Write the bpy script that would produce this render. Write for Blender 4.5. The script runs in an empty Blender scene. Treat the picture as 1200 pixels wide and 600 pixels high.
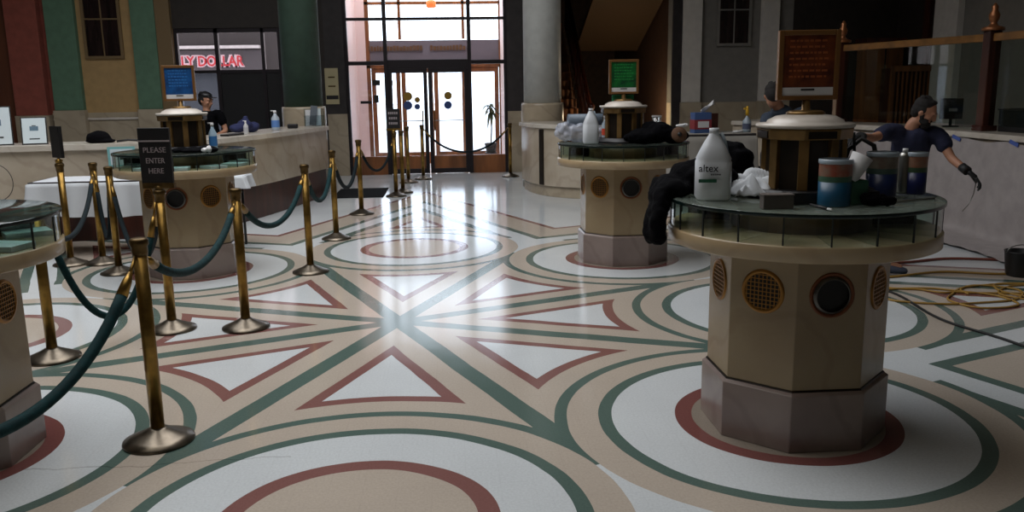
import bpy, bmesh, math, random
from mathutils import Vector, Matrix, Euler
PI = math.pi
sc = bpy.context.scene
COL = sc.collection
rnd = random.Random(7)
# ------------------------------------------------------------------ camera
F, PITCH, YAW, ROLL = 990.19, math.radians(11.318), 0.070465, -0.015278
CAM = Vector((0.3962, -5.7443, 1.598))
RV = Vector((math.cos(YAW), -math.sin(YAW), 0))
FH = Vector((math.sin(YAW), math.cos(YAW), 0))
FV = FH * math.cos(PITCH) + Vector((0, 0, -math.sin(PITCH)))
UV = FH * math.sin(PITCH) + Vector((0, 0, math.cos(PITCH)))
cr, sr = math.cos(ROLL), math.sin(ROLL)
CX = RV * cr + UV * sr
CY = -RV * sr + UV * cr
cd = bpy.data.cameras.new('camera')
cd.sensor_width = 36
cd.lens = F / 1200 * 36
cd.clip_end = 200
cam = bpy.data.objects.new('camera', cd)
m3 = Matrix((CX, CY, -FV)).transposed()
cam.matrix_world = Matrix.Translation(CAM) @ m3.to_4x4()
COL.objects.link(cam)
sc.camera = cam
sc.view_settings.view_transform = 'Standard'
sc.view_settings.look = 'None'
sc.view_settings.gamma = 1
sc.view_settings.use_curve_mapping = False
sc.view_settings.exposure = 0.0
# ------------------------------------------------------------------ world
W = bpy.data.worlds.new('overcast_sky'); sc.world = W; W.use_nodes = True
bg = W.node_tree.nodes['Background']
bg.inputs[0].default_value = (0.86, 0.93, 1.0, 1)
bg.inputs[1].default_value = 4.0

def area(name, loc, sx, sy, power, color, rot=(0, 0, 0), portal=False):
    l = bpy.data.lights.new(name, 'AREA'); l.shape = 'RECTANGLE'; l.size = sx; l.size_y = sy
    l.energy = power; l.color = color
    if portal: l.cycles.is_portal = True
    o = bpy.data.objects.new(name, l); o.location = loc; o.rotation_euler = rot; COL.objects.link(o)
    return o
# daylight of the big skylight over the hall, added fills behind the camera and in the vestibule, door portal
k1 = area('skylight', (-2.0, 1.6, 6.35), 6.0, 7.0, 450, (0.97, 0.975, 1.0))
k1.data.spread = math.radians(160)
area('hall_fill_light', (-1.5, -3.5, 6.35), 5.0, 3.0, 55, (1.0, 0.96, 0.9))  # unseen fill added to raise the ambient light of the hall
area('vestibule_fill_light', (0, 11.6, 4.5), 2.2, 1.2, 70, (1.0, .95, .93))  # added fill that brightens the vestibule walls and posts
area('door_portal', (0, 12.6, 2.0), 3.6, 4.4, 1, (1, 1, 1), rot=(PI / 2, 0, PI), portal=True)

# ------------------------------------------------------------------ pixel -> point on a real plane
def ray(u, v):
    return CX * (u - 600) - CY * (v - 300) + FV * F
def at(u, v, z=0.0):
    d = ray(u, v); t = (z - CAM.z) / d.z; return CAM + d * t
def aty(u, v, y):
    d = ray(u, v); t = (y - CAM.y) / d.y; return CAM + d * t
def atx(u, v, x):
    d = ray(u, v); t = (x - CAM.x) / d.x; return CAM + d * t

# ------------------------------------------------------------------ materials
def lin(c):
    return tuple(((x / 255) / 12.92 if x / 255 <= 0.04045 else ((x / 255 + 0.055) / 1.055) ** 2.4) for x in c) + (1,)
def mat(name, rgb, rough=0.5, metal=0.0, var=0.0, scale=8.0, bump=0.0, bscale=60.0, rgb2=None, spec=None, stretch=None, trans=0.0, emit=None, alpha=1.0, ior=None, sheen=0):
    m = bpy.data.materials.new(name); m.use_nodes = True
    nt = m.node_tree; b = nt.nodes['Principled BSDF']
    b.inputs['Base Color'].default_value = lin(rgb)
    b.inputs['Roughness'].default_value = rough
    b.inputs['Metallic'].default_value = metal
    if spec is not None: b.inputs['Specular IOR Level'].default_value = spec
    if trans: b.inputs['Transmission Weight'].default_value = trans
    if ior: b.inputs['IOR'].default_value = ior
    if sheen: b.inputs['Sheen Weight'].default_value = sheen
    if alpha < 1: b.inputs['Alpha'].default_value = alpha
    if emit:
        b.inputs['Emission Color'].default_value = lin(rgb); b.inputs['Emission Strength'].default_value = emit
    tc = nt.nodes.new('ShaderNodeTexCoord'); mp = nt.nodes.new('ShaderNodeMapping')
    nt.links.new(tc.outputs['Object'], mp.inputs['Vector'])
    if stretch: mp.inputs['Scale'].default_value = stretch
    if var or rgb2:
        n = nt.nodes.new('ShaderNodeTexNoise'); n.inputs['Scale'].default_value = scale; n.inputs['Detail'].default_value = 6
        nt.links.new(mp.outputs[0], n.inputs['Vector'])
        r = nt.nodes.new('ShaderNodeValToRGB')
        c2 = rgb2 or tuple(max(0, x * (1 - var)) for x in rgb)
        r.color_ramp.elements[0].position = 0.35; r.color_ramp.elements[1].position = 0.65
        r.color_ramp.elements[0].color = lin(c2); r.color_ramp.elements[1].color = lin(rgb)
        nt.links.new(n.outputs['Fac'], r.inputs[0]); nt.links.new(r.outputs[0], b.inputs['Base Color'])
    if bump:
        n2 = nt.nodes.new('ShaderNodeTexNoise'); n2.inputs['Scale'].default_value = bscale
        nt.links.new(mp.outputs[0], n2.inputs['Vector'])
        bp = nt.nodes.new('ShaderNodeBump'); bp.inputs['Strength'].default_value = bump; bp.inputs['Distance'].default_value = 0.01
        nt.links.new(n2.outputs['Fac'], bp.inputs['Height']); nt.links.new(bp.outputs[0], b.inputs['Normal'])
    return m
def marble(name, rgb, rgb2, vein, rough=0.25, scale=1.4, tiles=None, wid=0.035):
    m = mat(name, rgb, rough, rgb2=rgb2, scale=2.2)
    nt = m.node_tree; b = nt.nodes['Principled BSDF']
    src = b.inputs['Base Color'].links[0].from_socket
    tc = [n for n in nt.nodes if n.type == 'TEX_COORD'][0]
    w = nt.nodes.new('ShaderNodeTexWave'); w.inputs['Scale'].default_value = scale; w.inputs['Distortion'].default_value = 9
    w.inputs['Detail'].default_value = 4; w.bands_direction = 'DIAGONAL'
    nt.links.new(tc.outputs['Object'], w.inputs['Vector'])
    r = nt.nodes.new('ShaderNodeValToRGB'); r.color_ramp.elements[0].color = (1, 1, 1, 1); r.color_ramp.elements[0].position = 0
    r.color_ramp.elements[1].position = wid * 3; r.color_ramp.elements[1].color = (0, 0, 0, 1)
    nt.links.new(w.outputs['Fac'], r.inputs[0])
    mx = nt.nodes.new('ShaderNodeMix'); mx.data_type = 'RGBA'
    mul = nt.nodes.new('ShaderNodeMath'); mul.operation = 'MULTIPLY'; mul.inputs[1].default_value = 0.2
    nt.links.new(r.outputs[0], mul.inputs[0]); nt.links.new(mul.outputs[0], mx.inputs['Factor'])
    nt.links.new(src, mx.inputs['A']); mx.inputs['B'].default_value = lin(vein)
    nt.links.new(mx.outputs['Result'], b.inputs['Base Color'])
    return m
def glass(name, tint, refl=0.06, rough=0.02, gloss=(255, 255, 255), gz=.9, haze=0):
    m = bpy.data.materials.new(name); m.use_nodes = True; nt = m.node_tree
    nt.nodes.remove(nt.nodes['Principled BSDF']); out = nt.nodes['Material Output']
    t = nt.nodes.new('ShaderNodeBsdfTransparent'); t.inputs[0].default_value = lin(tint)
    g = nt.nodes.new('ShaderNodeBsdfGlossy'); g.inputs['Roughness'].default_value = rough; g.inputs['Color'].default_value = lin(gloss)
    lf_ = nt.nodes.new('ShaderNodeLayerWeight'); lf_.inputs[0].default_value = 0.5
    lw = nt.nodes.new('ShaderNodeMath'); lw.operation = 'POWER'; lw.inputs[1].default_value = 5.0
    nt.links.new(lf_.outputs['Facing'], lw.inputs[0])
    mul = nt.nodes.new('ShaderNodeMath'); mul.operation = 'MULTIPLY_ADD'; mul.inputs[1].default_value = gz; mul.inputs[2].default_value = refl
    mul.use_clamp = True
    mx = nt.nodes.new('ShaderNodeMixShader')
    nt.links.new(lw.outputs[0], mul.inputs[0]); nt.links.new(mul.outputs[0], mx.inputs[0])
    nt.links.new(t.outputs[0], mx.inputs[1]); nt.links.new(g.outputs[0], mx.inputs[2]); nt.links.new(mx.outputs[0], out.inputs[0])
    if haze:      # pale diffuse film, reflected light put into the glass colour
        df = nt.nodes.new('ShaderNodeBsdfDiffuse'); df.inputs[0].default_value = lin((150, 160, 150))
        nz = nt.nodes.new('ShaderNodeTexNoise'); nz.inputs['Scale'].default_value = 9
        mp = nt.nodes.new('ShaderNodeMath'); mp.operation = 'MULTIPLY'; mp.inputs[1].default_value = haze * 2
        m2 = nt.nodes.new('ShaderNodeMixShader'); nt.links.new(nz.outputs['Fac'], mp.inputs[0]); nt.links.new(mp.outputs[0], m2.inputs[0])
        nt.links.new(mx.outputs[0], m2.inputs[1]); nt.links.new(df.outputs[0], m2.inputs[2]); nt.links.new(m2.outputs[0], out.inputs[0])
    return m

M = {}
M['shaft'] = marble('cream_marble', (158, 141, 111), (144, 125, 96), (118, 90, 64))
M['plinth'] = marble('plinth_marble', (150, 136, 128), (132, 116, 110), (104, 82, 76))
M['shelf'] = marble('shelf_marble', (180, 160, 128), (164, 142, 108), (140, 112, 84))
M['counter'] = marble('counter_marble', (190, 178, 160), (172, 158, 138), (130, 110, 92), rough=0.2)
M['ctop'] = marble('counter_top_marble', (205, 198, 186), (188, 178, 164), (150, 136, 120), rough=0.2)
M['whitemarble'] = marble('pale_marble', (214, 206, 196), (200, 190, 178), (160, 148, 136))
M['wains'] = marble('wainscot_marble', (182, 168, 146), (164, 150, 128), (110, 96, 80), rough=0.3)
M['innerdrum'] = mat('inner_drum', (120, 98, 66), 0.5, var=0.15)
M['bronze'] = mat('light_bronze', (150, 118, 72), 0.35, 0.7, var=0.2)
M['dbronze'] = mat('dark_bronze', (44, 34, 24), 0.4, 0.5, var=0.3)
M['vent'] = mat('vent_brass', (150, 108, 52), 0.4, 0.7)
M['ventring'] = mat('vent_ring', (120, 70, 40), 0.5, 0.3)
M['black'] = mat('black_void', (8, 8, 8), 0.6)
M['tubemetal'] = mat('tube_metal', (150, 150, 145), 0.3, 0.9)
M['glassc'] = glass('clear_green_glass', (240, 247, 243), 0.06)
M['glassp'] = glass('case_glass', (244, 249, 247), 0.04)
M['glassd'] = glass('dark_reflection_glass', (192, 204, 200), 0.04, 0.08, gz=.7, haze=.04)  # clear tops tinted darker to stand in for dark reflections
M['gedge'] = mat('glass_edge', (8, 26, 24), 0.2)
M['seam'] = mat('dark_seam', (26, 30, 28), 0.5)
M['brass'] = mat('aged_brass', (158, 124, 62), 0.34, 0.9, var=0.25, scale=14)
M['dbrass'] = mat('worn_brass_collar', (104, 82, 46), 0.4, 0.85, var=0.3, scale=20)
M['pewter'] = mat('tarnished_base', (124, 114, 100), 0.32, 0.9, var=0.3, scale=12)
M['rope'] = mat('teal_velvet', (14, 52, 55), 0.8, var=0.25, scale=30, bump=0.2, bscale=200, spec=0.2)
M['drope'] = mat('dark_velvet', (22, 32, 36), 0.85, spec=0.2, bump=0.3, bscale=200)
M['board'] = mat('black_board', (16, 15, 17), 0.45)
M['letter'] = mat('dull_white_letter', (150, 140, 142), 0.5)
M['wood'] = mat('mahogany', (74, 34, 22), 0.35, var=0.45, scale=6, stretch=(1, 1, 0.15))
M['wood2'] = mat('orange_oak', (150, 92, 50), 0.4, var=0.3, scale=6, stretch=(1, 1, 0.15))
M['dark'] = mat('dark_stone', (52, 46, 46), 0.5, var=0.2)
M['darkwall'] = mat('dark_wall', (46, 38, 32), 0.6, var=0.2)
M['tan'] = mat('tan_plaster', (178, 146, 98), 0.8, var=0.06)
M['green'] = mat('green_plaster', (94, 126, 102), 0.8, var=0.08)
M['dgreen'] = mat('dark_green_column', (60, 84, 70), 0.6, var=0.1)
M['red'] = mat('red_plaster', (150, 78, 64), 0.8, var=0.1)
M['greyp'] = mat('grey_plaster', (130, 126, 120), 0.85, var=0.05)
M['palep'] = mat('pale_plaster', (214, 208, 200), 0.8, var=0.04)
M['colw'] = mat('pale_grey_column', (206, 208, 204), 0.55, var=0.05)
M['ceil'] = mat('ceiling_plaster', (120, 110, 95), 0.9)
M['outerwall'] = mat('hall_wall_plaster', (96, 84, 68), 0.85, var=0.05)
M['frame'] = mat('dark_bronze_frame', (38, 32, 36), 0.4, 0.3)
M['doorglass'] = glass('door_glass', (250, 252, 255), 0.05)
M['tinted'] = glass('tinted_glass', (214, 206, 206), 0.03)
M['tinted2'] = glass('light_tinted_glass', (216, 218, 226), 0.03)
M['screen'] = glass('screen_glass', (225, 232, 228), 0.02, gz=.2)
M['pink'] = mat('vestibule_plaster', (238, 216, 212), 0.7)
M['pave'] = mat('pavement', (226, 226, 226), 0.9, var=0.08)
M['white'] = mat('white', (214, 214, 214), 0.5)
M['cloth'] = mat('white_cloth', (202, 206, 210), 0.9, bump=0.1)
M['paper'] = mat('paper', (200, 212, 216), 0.8)
M['jug'] = mat('white_plastic', (206, 210, 214), 0.35, spec=0.4)
M['jugclear'] = mat('milky_plastic', (170, 184, 194), 0.25, trans=0.25)
M['txt'] = mat('black_print', (18, 18, 20), 0.5)
M['grn'] = mat('green_print', (30, 92, 66), 0.5)
M['blackcloth'] = mat('black_cloth', (6, 6, 9), 0.95, spec=0.1, bump=0.3, bscale=90)
M['navy'] = mat('navy_shirt', (26, 30, 56), 0.9, bump=0.2, bscale=60)
M['slate'] = mat('slate_shirt', (46, 56, 70), 0.9, bump=0.2, bscale=60)
M['skin'] = mat('skin', (170, 122, 96), 0.55)
M['hair'] = mat('dark_hair', (20, 15, 13), 0.8, bump=0.6, bscale=160)
M['glove'] = mat('black_glove', (20, 22, 24), 0.6)
M['trouser'] = mat('dark_trousers', (28, 28, 34), 0.9)
M['shoe'] = mat('grey_shoe', (62, 68, 84), 0.7)
M['plastic'] = mat('plastic_sheet', (168, 160, 158), 0.35, var=0.08, bump=0.6, bscale=7, spec=0.6)
M['film'] = mat('clear_film', (190, 196, 210), 0.2, alpha=0.55, bump=0.8, bscale=20)
M['blue'] = mat('blue_tape', (70, 92, 160), 0.7)
M['yellow'] = mat('yellow_cord', (158, 122, 52), 0.6)
M['cable'] = mat('black_cable', (16, 16, 16), 0.6)
M['redcord'] = mat('brown_cord', (120, 62, 48), 0.6)
M['acryl'] = glass('acrylic', (235, 240, 242), 0.12)
M['leaf'] = mat('leaf', (58, 78, 34), 0.6, var=0.3)
M['winpane'] = mat('dark_pane', (46, 34, 32), 0.15, var=0.4, scale=3, stretch=(4, 1, 0.5))
M['winframe'] = mat('window_frame_tan', (120, 98, 66), 0.5)

# ------------------------------------------------------------------ mesh builder
class MB:
    def __init__(s): s.bm = bmesh.new(); s.mats = []; s.cur = 0
    def m(s, mt):
        if mt not in s.mats: s.mats.append(mt)
        s.cur = s.mats.index(mt); return s
    def _f(s, vs):
        try:
            f = s.bm.faces.new(vs); f.material_index = s.cur; return f
        except ValueError: return None
    def box(s, x0, x1, y0, y1, z0, z1, T=None):
        P = [(x0, y0, z0), (x1, y0, z0), (x1, y1, z0), (x0, y1, z0), (x0, y0, z1), (x1, y0, z1), (x1, y1, z1), (x0, y1, z1)]
        v = [s.bm.verts.new(T @ Vector(p) if T else p) for p in P]
        for q in ((0, 3, 2, 1), (4, 5, 6, 7), (0, 1, 5, 4), (1, 2, 6, 5), (2, 3, 7, 6), (3, 0, 4, 7)): s._f([v[i] for i in q])
        return s
    def lathe(s, prof, n=48, cx=0, cy=0, a0=0.0, cap=True, T=None, smooth=True):
        rings = []
        for r, z in prof:
            ring = []
            for i in range(n):
                a = a0 + 2 * PI * i / n; p = Vector((cx + r * math.cos(a), cy + r * math.sin(a), z))
                ring.append(s.bm.verts.new(T @ p if T else p))
            rings.append(ring)
        for a, b in zip(rings, rings[1:]):
            for i in range(n):
                f = s._f([a[i], a[(i + 1) % n], b[(i + 1) % n], b[i]])
                if f and smooth: f.smooth = True
        if cap: s._f(rings[0][::-1]); s._f(rings[-1])
        return s
    def tube(s, pts, r, n=10, closed=False, cap=True, rs=None):
        pts = [Vector(p) for p in pts]; rings = []; N = len(pts); up = None
        for i, p in enumerate(pts):
            d = (pts[(i + 1) % N] - pts[i - 1]) if closed else (pts[min(i + 1, N - 1)] - pts[max(i - 1, 0)])
            d.normalize()
            if up is None: up = d.orthogonal().normalized()
            else:
                up = up - d * up.dot(d)
                up = up.normalized() if up.length > 1e-6 else d.orthogonal().normalized()
            w = d.cross(up); rr = rs[i] if rs else r
            rings.append([s.bm.verts.new(p + (up * math.cos(2 * PI * k / n) + w * math.sin(2 * PI * k / n)) * rr) for k in range(n)])
        L = list(zip(rings, rings[1:])) + ([(rings[-1], rings[0])] if closed else [])
        for a, b in L:
            for k in range(n):
                f = s._f([a[k], a[(k + 1) % n], b[(k + 1) % n], b[k]])
                if f: f.smooth = True
        if cap and not closed: s._f(rings[0][::-1]); s._f(rings[-1])
        return s
    def poly(s, pts, dz):     # pts in plane; extrude by vector dz
        d = Vector(dz); a = [s.bm.verts.new(p) for p in pts]; b = [s.bm.verts.new(Vector(p) + d) for p in pts]
        n = len(a)
        s._f(a[::-1]); s._f(b)
        for i in range(n): s._f([a[i], a[(i + 1) % n], b[(i + 1) % n], b[i]])
        return s
    def ball(s, c, r, n=12, T=None):
        c = Vector(c); r = r if hasattr(r, '__len__') else (r, r, r)
        prev = None
        rows = []
        for j in range(1, n):
            t = PI * j / n
            rows.append([s.bm.verts.new((T @ Vector((r[0] * math.sin(t) * math.cos(2 * PI * k / (2 * n)), r[1] * math.sin(t) * math.sin(2 * PI * k / (2 * n)), r[2] * math.cos(t))) if T else Vector((r[0] * math.sin(t) * math.cos(2 * PI * k / (2 * n)), r[1] * math.sin(t) * math.sin(2 * PI * k / (2 * n)), r[2] * math.cos(t)))) + c) for k in range(2 * n)])
        e = Vector((0, 0, r[2])); e = T @ e if T else e
        top = s.bm.verts.new(c + e); bot = s.bm.verts.new(c - e)
        K = 2 * n
        for k in range(K):
            for f in (s._f([top, rows[0][k], rows[0][(k + 1) % K]]), s._f([bot, rows[-1][(k + 1) % K], rows[-1][k]])):
                if f: f.smooth = True
        for a, b in zip(rows, rows[1:]):
            for k in range(K):
                f = s._f([a[k], b[k], b[(k + 1) % K], a[(k + 1) % K]])
                if f: f.smooth = True
        return s
    def grid(s, fn, nu, nv, smooth=True, closed=False):
        V = [[s.bm.verts.new(fn(i / nu, j / nv)) for j in range(nv + 1)] for i in range(nu + (0 if closed else 1))]
        R = len(V)
        for i in range(nu):
            for j in range(nv):
                f = s._f([V[i][j], V[(i + 1) % R][j], V[(i + 1) % R][j + 1], V[i][j + 1]])
                if f and smooth: f.smooth = True
        return s
    def build(s, name, mt=None, parent=None, loc=None, bevel=0, rot=None, solid=0, flatsmooth=False):
        me = bpy.data.meshes.new(name)
        if not s.mats and mt: s.mats = [mt]
        bmesh.ops.recalc_face_normals(s.bm, faces=s.bm.faces)
        s.bm.to_mesh(me); s.bm.free()
        for k in s.mats: me.materials.append(k)
        o = bpy.data.objects.new(name, me); COL.objects.link(o)
        if parent: o.parent = parent
        if loc is not None: o.location = loc
        if rot is not None: o.rotation_euler = rot
        if solid:
            md = o.modifiers.new('solid', 'SOLIDIFY'); md.thickness = solid; md.offset = 0
        if bevel:
            md = o.modifiers.new('bevel', 'BEVEL'); md.width = bevel; md.segments = 2; md.limit_method = 'ANGLE'
        return o
def thing(name, label, cat, loc=(0, 0, 0), rz=0, group=None):
    o = bpy.data.objects.new(name, None); o.empty_display_size = 0.1; COL.objects.link(o)
    o.location = loc; o.rotation_euler = (0, 0, rz); o['label'] = label; o['category'] = cat
    if group: o['group'] = group
    return o
def tag(o, label, cat, group=None):
    o['label'] = label; o['category'] = cat
    if group: o['group'] = group
    return o
def struct(o): o['kind'] = 'structure'; return o
def text_mesh(body, size=1.0, extrude=0.002, bold=0.0):
    cu = bpy.data.curves.new('lettering', 'FONT'); cu.body = body; cu.size = size; cu.extrude = extrude; cu.offset = bold
    cu.align_x = 'CENTER'; cu.align_y = 'CENTER'; cu.resolution_u = 3
    t = bpy.data.objects.new('lettering', cu); COL.objects.link(t)
    bpy.context.view_layer.update()
    me = bpy.data.meshes.new_from_object(t.evaluated_get(bpy.context.evaluated_depsgraph_get()))
    bpy.data.objects.remove(t); bpy.data.curves.remove(cu)
    return me
def lettering(body, w, h, mt, parent, loc, rot=(PI / 2, 0, 0), name='lettering', bold=0.0, ext=0.002):
    me = text_mesh(body, 1.0, ext, bold)
    xs = [v.co.x for v in me.vertices]; ys = [v.co.y for v in me.vertices]
    cx, cy = (min(xs) + max(xs)) / 2, (min(ys) + max(ys)) / 2
    sx = w / (max(xs) - min(xs)); sy = h / (max(ys) - min(ys))
    for v in me.vertices: v.co.x = (v.co.x - cx) * sx; v.co.y = (v.co.y - cy) * sy
    me.materials.clear(); me.materials.append(mt)
    o = bpy.data.objects.new(name, me); COL.objects.link(o); o.location = loc; o.rotation_euler = rot
    if parent: o.parent = parent
    return o
def skin_eval(pts, edges, sub=2):
    me = bpy.data.meshes.new('tmp'); me.from_pydata([p[:3] for p in pts], edges, [])
    o = bpy.data.objects.new('tmp', me); COL.objects.link(o)
    o.modifiers.new('skin', 'SKIN'); o.modifiers['skin'].use_smooth_shade = True
    for i, p in enumerate(pts):
        r = p[3] if hasattr(p[3], '__len__') else (p[3], p[3])
        me.skin_vertices[0].data[i].radius = r
        me.skin_vertices[0].data[i].use_root = (i == 0)
    sb = o.modifiers.new('sub', 'SUBSURF'); sb.levels = sub; sb.render_levels = sub
    bpy.context.view_layer.update()
    r = bpy.data.meshes.new_from_object(o.evaluated_get(bpy.context.evaluated_depsgraph_get()))
    bpy.data.objects.remove(o); bpy.data.meshes.remove(me)
    return r
def skin_obj(name, chains, mt, parent=None, sub=2, extra=None, voxel=None, noise=None):
    """chains: list of lists of (x,y,z,r); first chain holds the root; joined in one mesh"""
    bm = bmesh.new()
    for ch in chains:
        if isinstance(ch, tuple): pts, ed = ch
        else: pts = ch; ed = [(i, i + 1) for i in range(len(ch) - 1)]
        me = skin_eval(pts, ed, sub); bm.from_mesh(me); bpy.data.meshes.remove(me)
    if extra:
        for e in extra: e(bm)
    me = bpy.data.meshes.new(name); bm.to_mesh(me); bm.free(); me.materials.append(mt)
    for p in me.polygons: p.use_smooth = True; p.material_index = 0
    o = bpy.data.objects.new(name, me); COL.objects.link(o)
    if parent: o.parent = parent
    if voxel:
        r = o.modifiers.new('remesh', 'REMESH'); r.mode = 'VOXEL'; r.voxel_size = voxel; r.use_smooth_shade = True
        s_ = o.modifiers.new('smooth', 'SMOOTH'); s_.iterations = 2; s_.factor = 0.5
    if noise:
        tx = bpy.data.textures.new(name, 'CLOUDS'); tx.noise_scale = noise[1]
        d = o.modifiers.new('disp', 'DISPLACE'); d.texture = tx; d.strength = noise[0]; d.texture_coords = 'LOCAL'
    return o
def lump(name, balls, mt, parent=None, loc=(0, 0, 0), voxel=0.012, noise=(0.03, 0.06), label=None, cat=None, rz=0):
    m = MB()
    for b in balls: m.ball(b[:3], b[3:], 10)
    o = m.build(name, mt, parent, loc)
    o.rotation_euler = (0, 0, rz)
    r = o.modifiers.new('remesh', 'REMESH'); r.mode = 'VOXEL'; r.voxel_size = voxel; r.use_smooth_shade = True
    tx = bpy.data.textures.new(name, 'CLOUDS'); tx.noise_scale = noise[1]
    d = o.modifiers.new('disp', 'DISPLACE'); d.texture = tx; d.strength = noise[0]; d.mid_level = 0.5
    s_ = o.modifiers.new('smooth', 'SMOOTH'); s_.iterations = 2
    if label: tag(o, label, cat)
    return o

# ================================================================== FLOOR
R = 2.8
def floor_material():
    m = bpy.data.materials.new('inlaid_terrazzo'); m.use_nodes = True; nt = m.node_tree; b = nt.nodes['Principled BSDF']
    def K(op, a, c=None, d=None):
        n = nt.nodes.new('ShaderNodeMath'); n.operation = op
        for i, x in enumerate((a, c, d)):
            if x is None: continue
            if isinstance(x, (int, float)): n.inputs[i].default_value = x
            else: nt.links.new(x, n.inputs[i])
        return n.outputs[0]
    geo = nt.nodes.new('ShaderNodeNewGeometry'); sp = nt.nodes.new('ShaderNodeSeparateXYZ'); nt.links.new(geo.outputs['Position'], sp.inputs[0])
    wob = nt.nodes.new('ShaderNodeTexNoise'); wob.inputs['Scale'].default_value = 2.5; nt.links.new(geo.outputs['Position'], wob.inputs['Vector'])
    wv = K('MULTIPLY', K('SUBTRACT', wob.outputs['Fac'], 0.5), 0.006)
    x = K('ADD', K('DIVIDE', sp.outputs[0], R), wv); y = K('ADD', K('DIVIDE', sp.outputs[1], R), wv)
    rho = K('SQRT', K('ADD', K('MULTIPLY', x, x), K('MULTIPLY', y, y)))
    a = K('ARCTAN2', y, x)
    af = K('ABSOLUTE', K('SUBTRACT', K('FLOORED_MODULO', K('ADD', a, PI / 8), PI / 4), PI / 8))
    p = K('MULTIPLY', rho, K('COSINE', af)); q = K('MULTIPLY', rho, K('SINE', af))
    S, Cc = math.sin(PI / 8), math.cos(PI / 8)
    p1 = K('SUBTRACT', p, 1.0)
    d = K('SQRT', K('ADD', K('MULTIPLY', p1, p1), K('MULTIPLY', q, q)))
    w = K('SUBTRACT', K('MULTIPLY', p, S), K('MULTIPLY', q, Cc))
    e = K('ADD', K('MULTIPLY', p1, S), K('MULTIPLY', q, Cc))
    s = K('ADD', K('MULTIPLY', p, Cc), K('MULTIPLY', q, S))
    l = K('SUBTRACT', K('MULTIPLY', p1, Cc), K('MULTIPLY', q, S))
    lt = lambda u, v: K('LESS_THAN', u, v)
    gt = lambda u, v: K('GREATER_THAN', u, v)
    AND = lambda u, v: K('MULTIPLY', u, v)
    TAN, WH, GR, RD = lin((187, 175, 161)), lin((208, 213, 215)), lin((88, 107, 100)), lin((132, 92, 87))
    cur = None
    def put(mask, colr):
        nonlocal cur
        mx = nt.nodes.new('ShaderNodeMix'); mx.data_type = 'RGBA'
        nt.links.new(mask, mx.inputs['Factor'])
        if cur is None: mx.inputs['A'].default_value = WH
        else: nt.links.new(cur, mx.inputs['A'])
        mx.inputs['B'].default_value = colr; cur = mx.outputs['Result']
    inner = lt(s, 0.9239); outer = gt(s, 0.9239); lp = AND(outer, gt(l, 0.0))
    put(AND(lp, lt(e, 0.395)), GR)
    put(AND(lp, lt(e, 0.358)), TAN)
    put(AND(lp, AND(lt(e, 0.285), gt(d, 0.452))), RD)
    put(AND(lp, AND(lt(e, 0.257), gt(d, 0.482))), WH)
    put(AND(outer, gt(e, 0.465)), GR)
    put(AND(outer, gt(e, 0.497)), TAN)
    put(AND(outer, gt(e, 0.630)), RD)
    put(AND(outer, gt(e, 0.655)), WH)
    put(inner, TAN)
    put(AND(inner, AND(gt(w, 0.076), gt(d, 0.452))), RD)
    put(AND(inner, AND(gt(w, 0.102), gt(d, 0.478))), WH)
    put(AND(inner, lt(w, 0.021)), GR)
    put(AND(K('MAXIMUM', inner, lp), lt(d, 0.401)), GR)
    put(lt(d, 0.379), TAN)
    put(lt(d, 0.3229), GR)
    put(lt(d, 0.2994), WH)
    put(lt(d, 0.196), RD)
    put(lt(d, 0.165), TAN)
    s2 = K('SINE', K('MULTIPLY', a, 2.0)); diag = gt(K('MULTIPLY', s2, s2), 0.5)
    put(AND(diag, lt(d, 0.2)), WH)
    put(AND(diag, lt(d, 0.189)), lin((118, 74, 70)))
    put(AND(diag, lt(d, 0.160)), lin((138, 128, 116)))
    # terrazzo speckle, worn patches, cracks
    sn = nt.nodes.new('ShaderNodeTexNoise'); sn.inputs['Scale'].default_value = 90; sn.inputs['Detail'].default_value = 3
    nt.links.new(geo.outputs['Position'], sn.inputs['Vector'])
    big = nt.nodes.new('ShaderNodeTexNoise'); big.inputs['Scale'].default_value = 1.3; big.inputs['Detail'].default_value = 5
    nt.links.new(geo.outputs['Position'], big.inputs['Vector'])
    f = K('ADD', K('MULTIPLY', K('SUBTRACT', sn.outputs['Fac'], 0.5), 0.34), K('ADD', 1.0, K('MULTIPLY', K('SUBTRACT', big.outputs['Fac'], 0.5), 0.22)))
    # thin joints of the slabs
    fx = K('FRACT', K('DIVIDE', sp.outputs[0], 0.14)); fy = K('FRACT', K('DIVIDE', sp.outputs[1], 0.14))
    j = K('MAXIMUM', lt(fx, 0.03), lt(fy, 0.03))
    f = K('MULTIPLY', f, K('SUBTRACT', 1.0, K('MULTIPLY', j, 0.035)))
    cn = nt.nodes.new('ShaderNodeTexNoise'); cn.inputs['Scale'].default_value = 3.5; cn.inputs['Detail'].default_value = 8
    nt.links.new(geo.outputs['Position'], cn.inputs['Vector'])
    ck = K('ABSOLUTE', K('SUBTRACT', K('ADD', sp.outputs[1], K('MULTIPLY', cn.outputs['Fac'], 0.14)), -2.165 + 0.07 - 0.02))
    crk = AND(lt(ck, 0.0035), AND(gt(sp.outputs[0], -1.5), lt(sp.outputs[0], -0.35)))
    f = K('MULTIPLY', f, K('SUBTRACT', 1.0, K('MULTIPLY', crk, 0.35)))
    vm = nt.nodes.new('ShaderNodeVectorMath'); vm.operation = 'SCALE'
    nt.links.new(cur, vm.inputs[0]); nt.links.new(f, vm.inputs['Scale'])
    nt.links.new(vm.outputs[0], b.inputs['Base Color'])
    rr = K('ADD', 0.085, K('MULTIPLY', big.outputs['Fac'], 0.09)); nt.links.new(rr, b.inputs['Roughness'])
    b.inputs['Specular IOR Level'].default_value = 0.5
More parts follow.
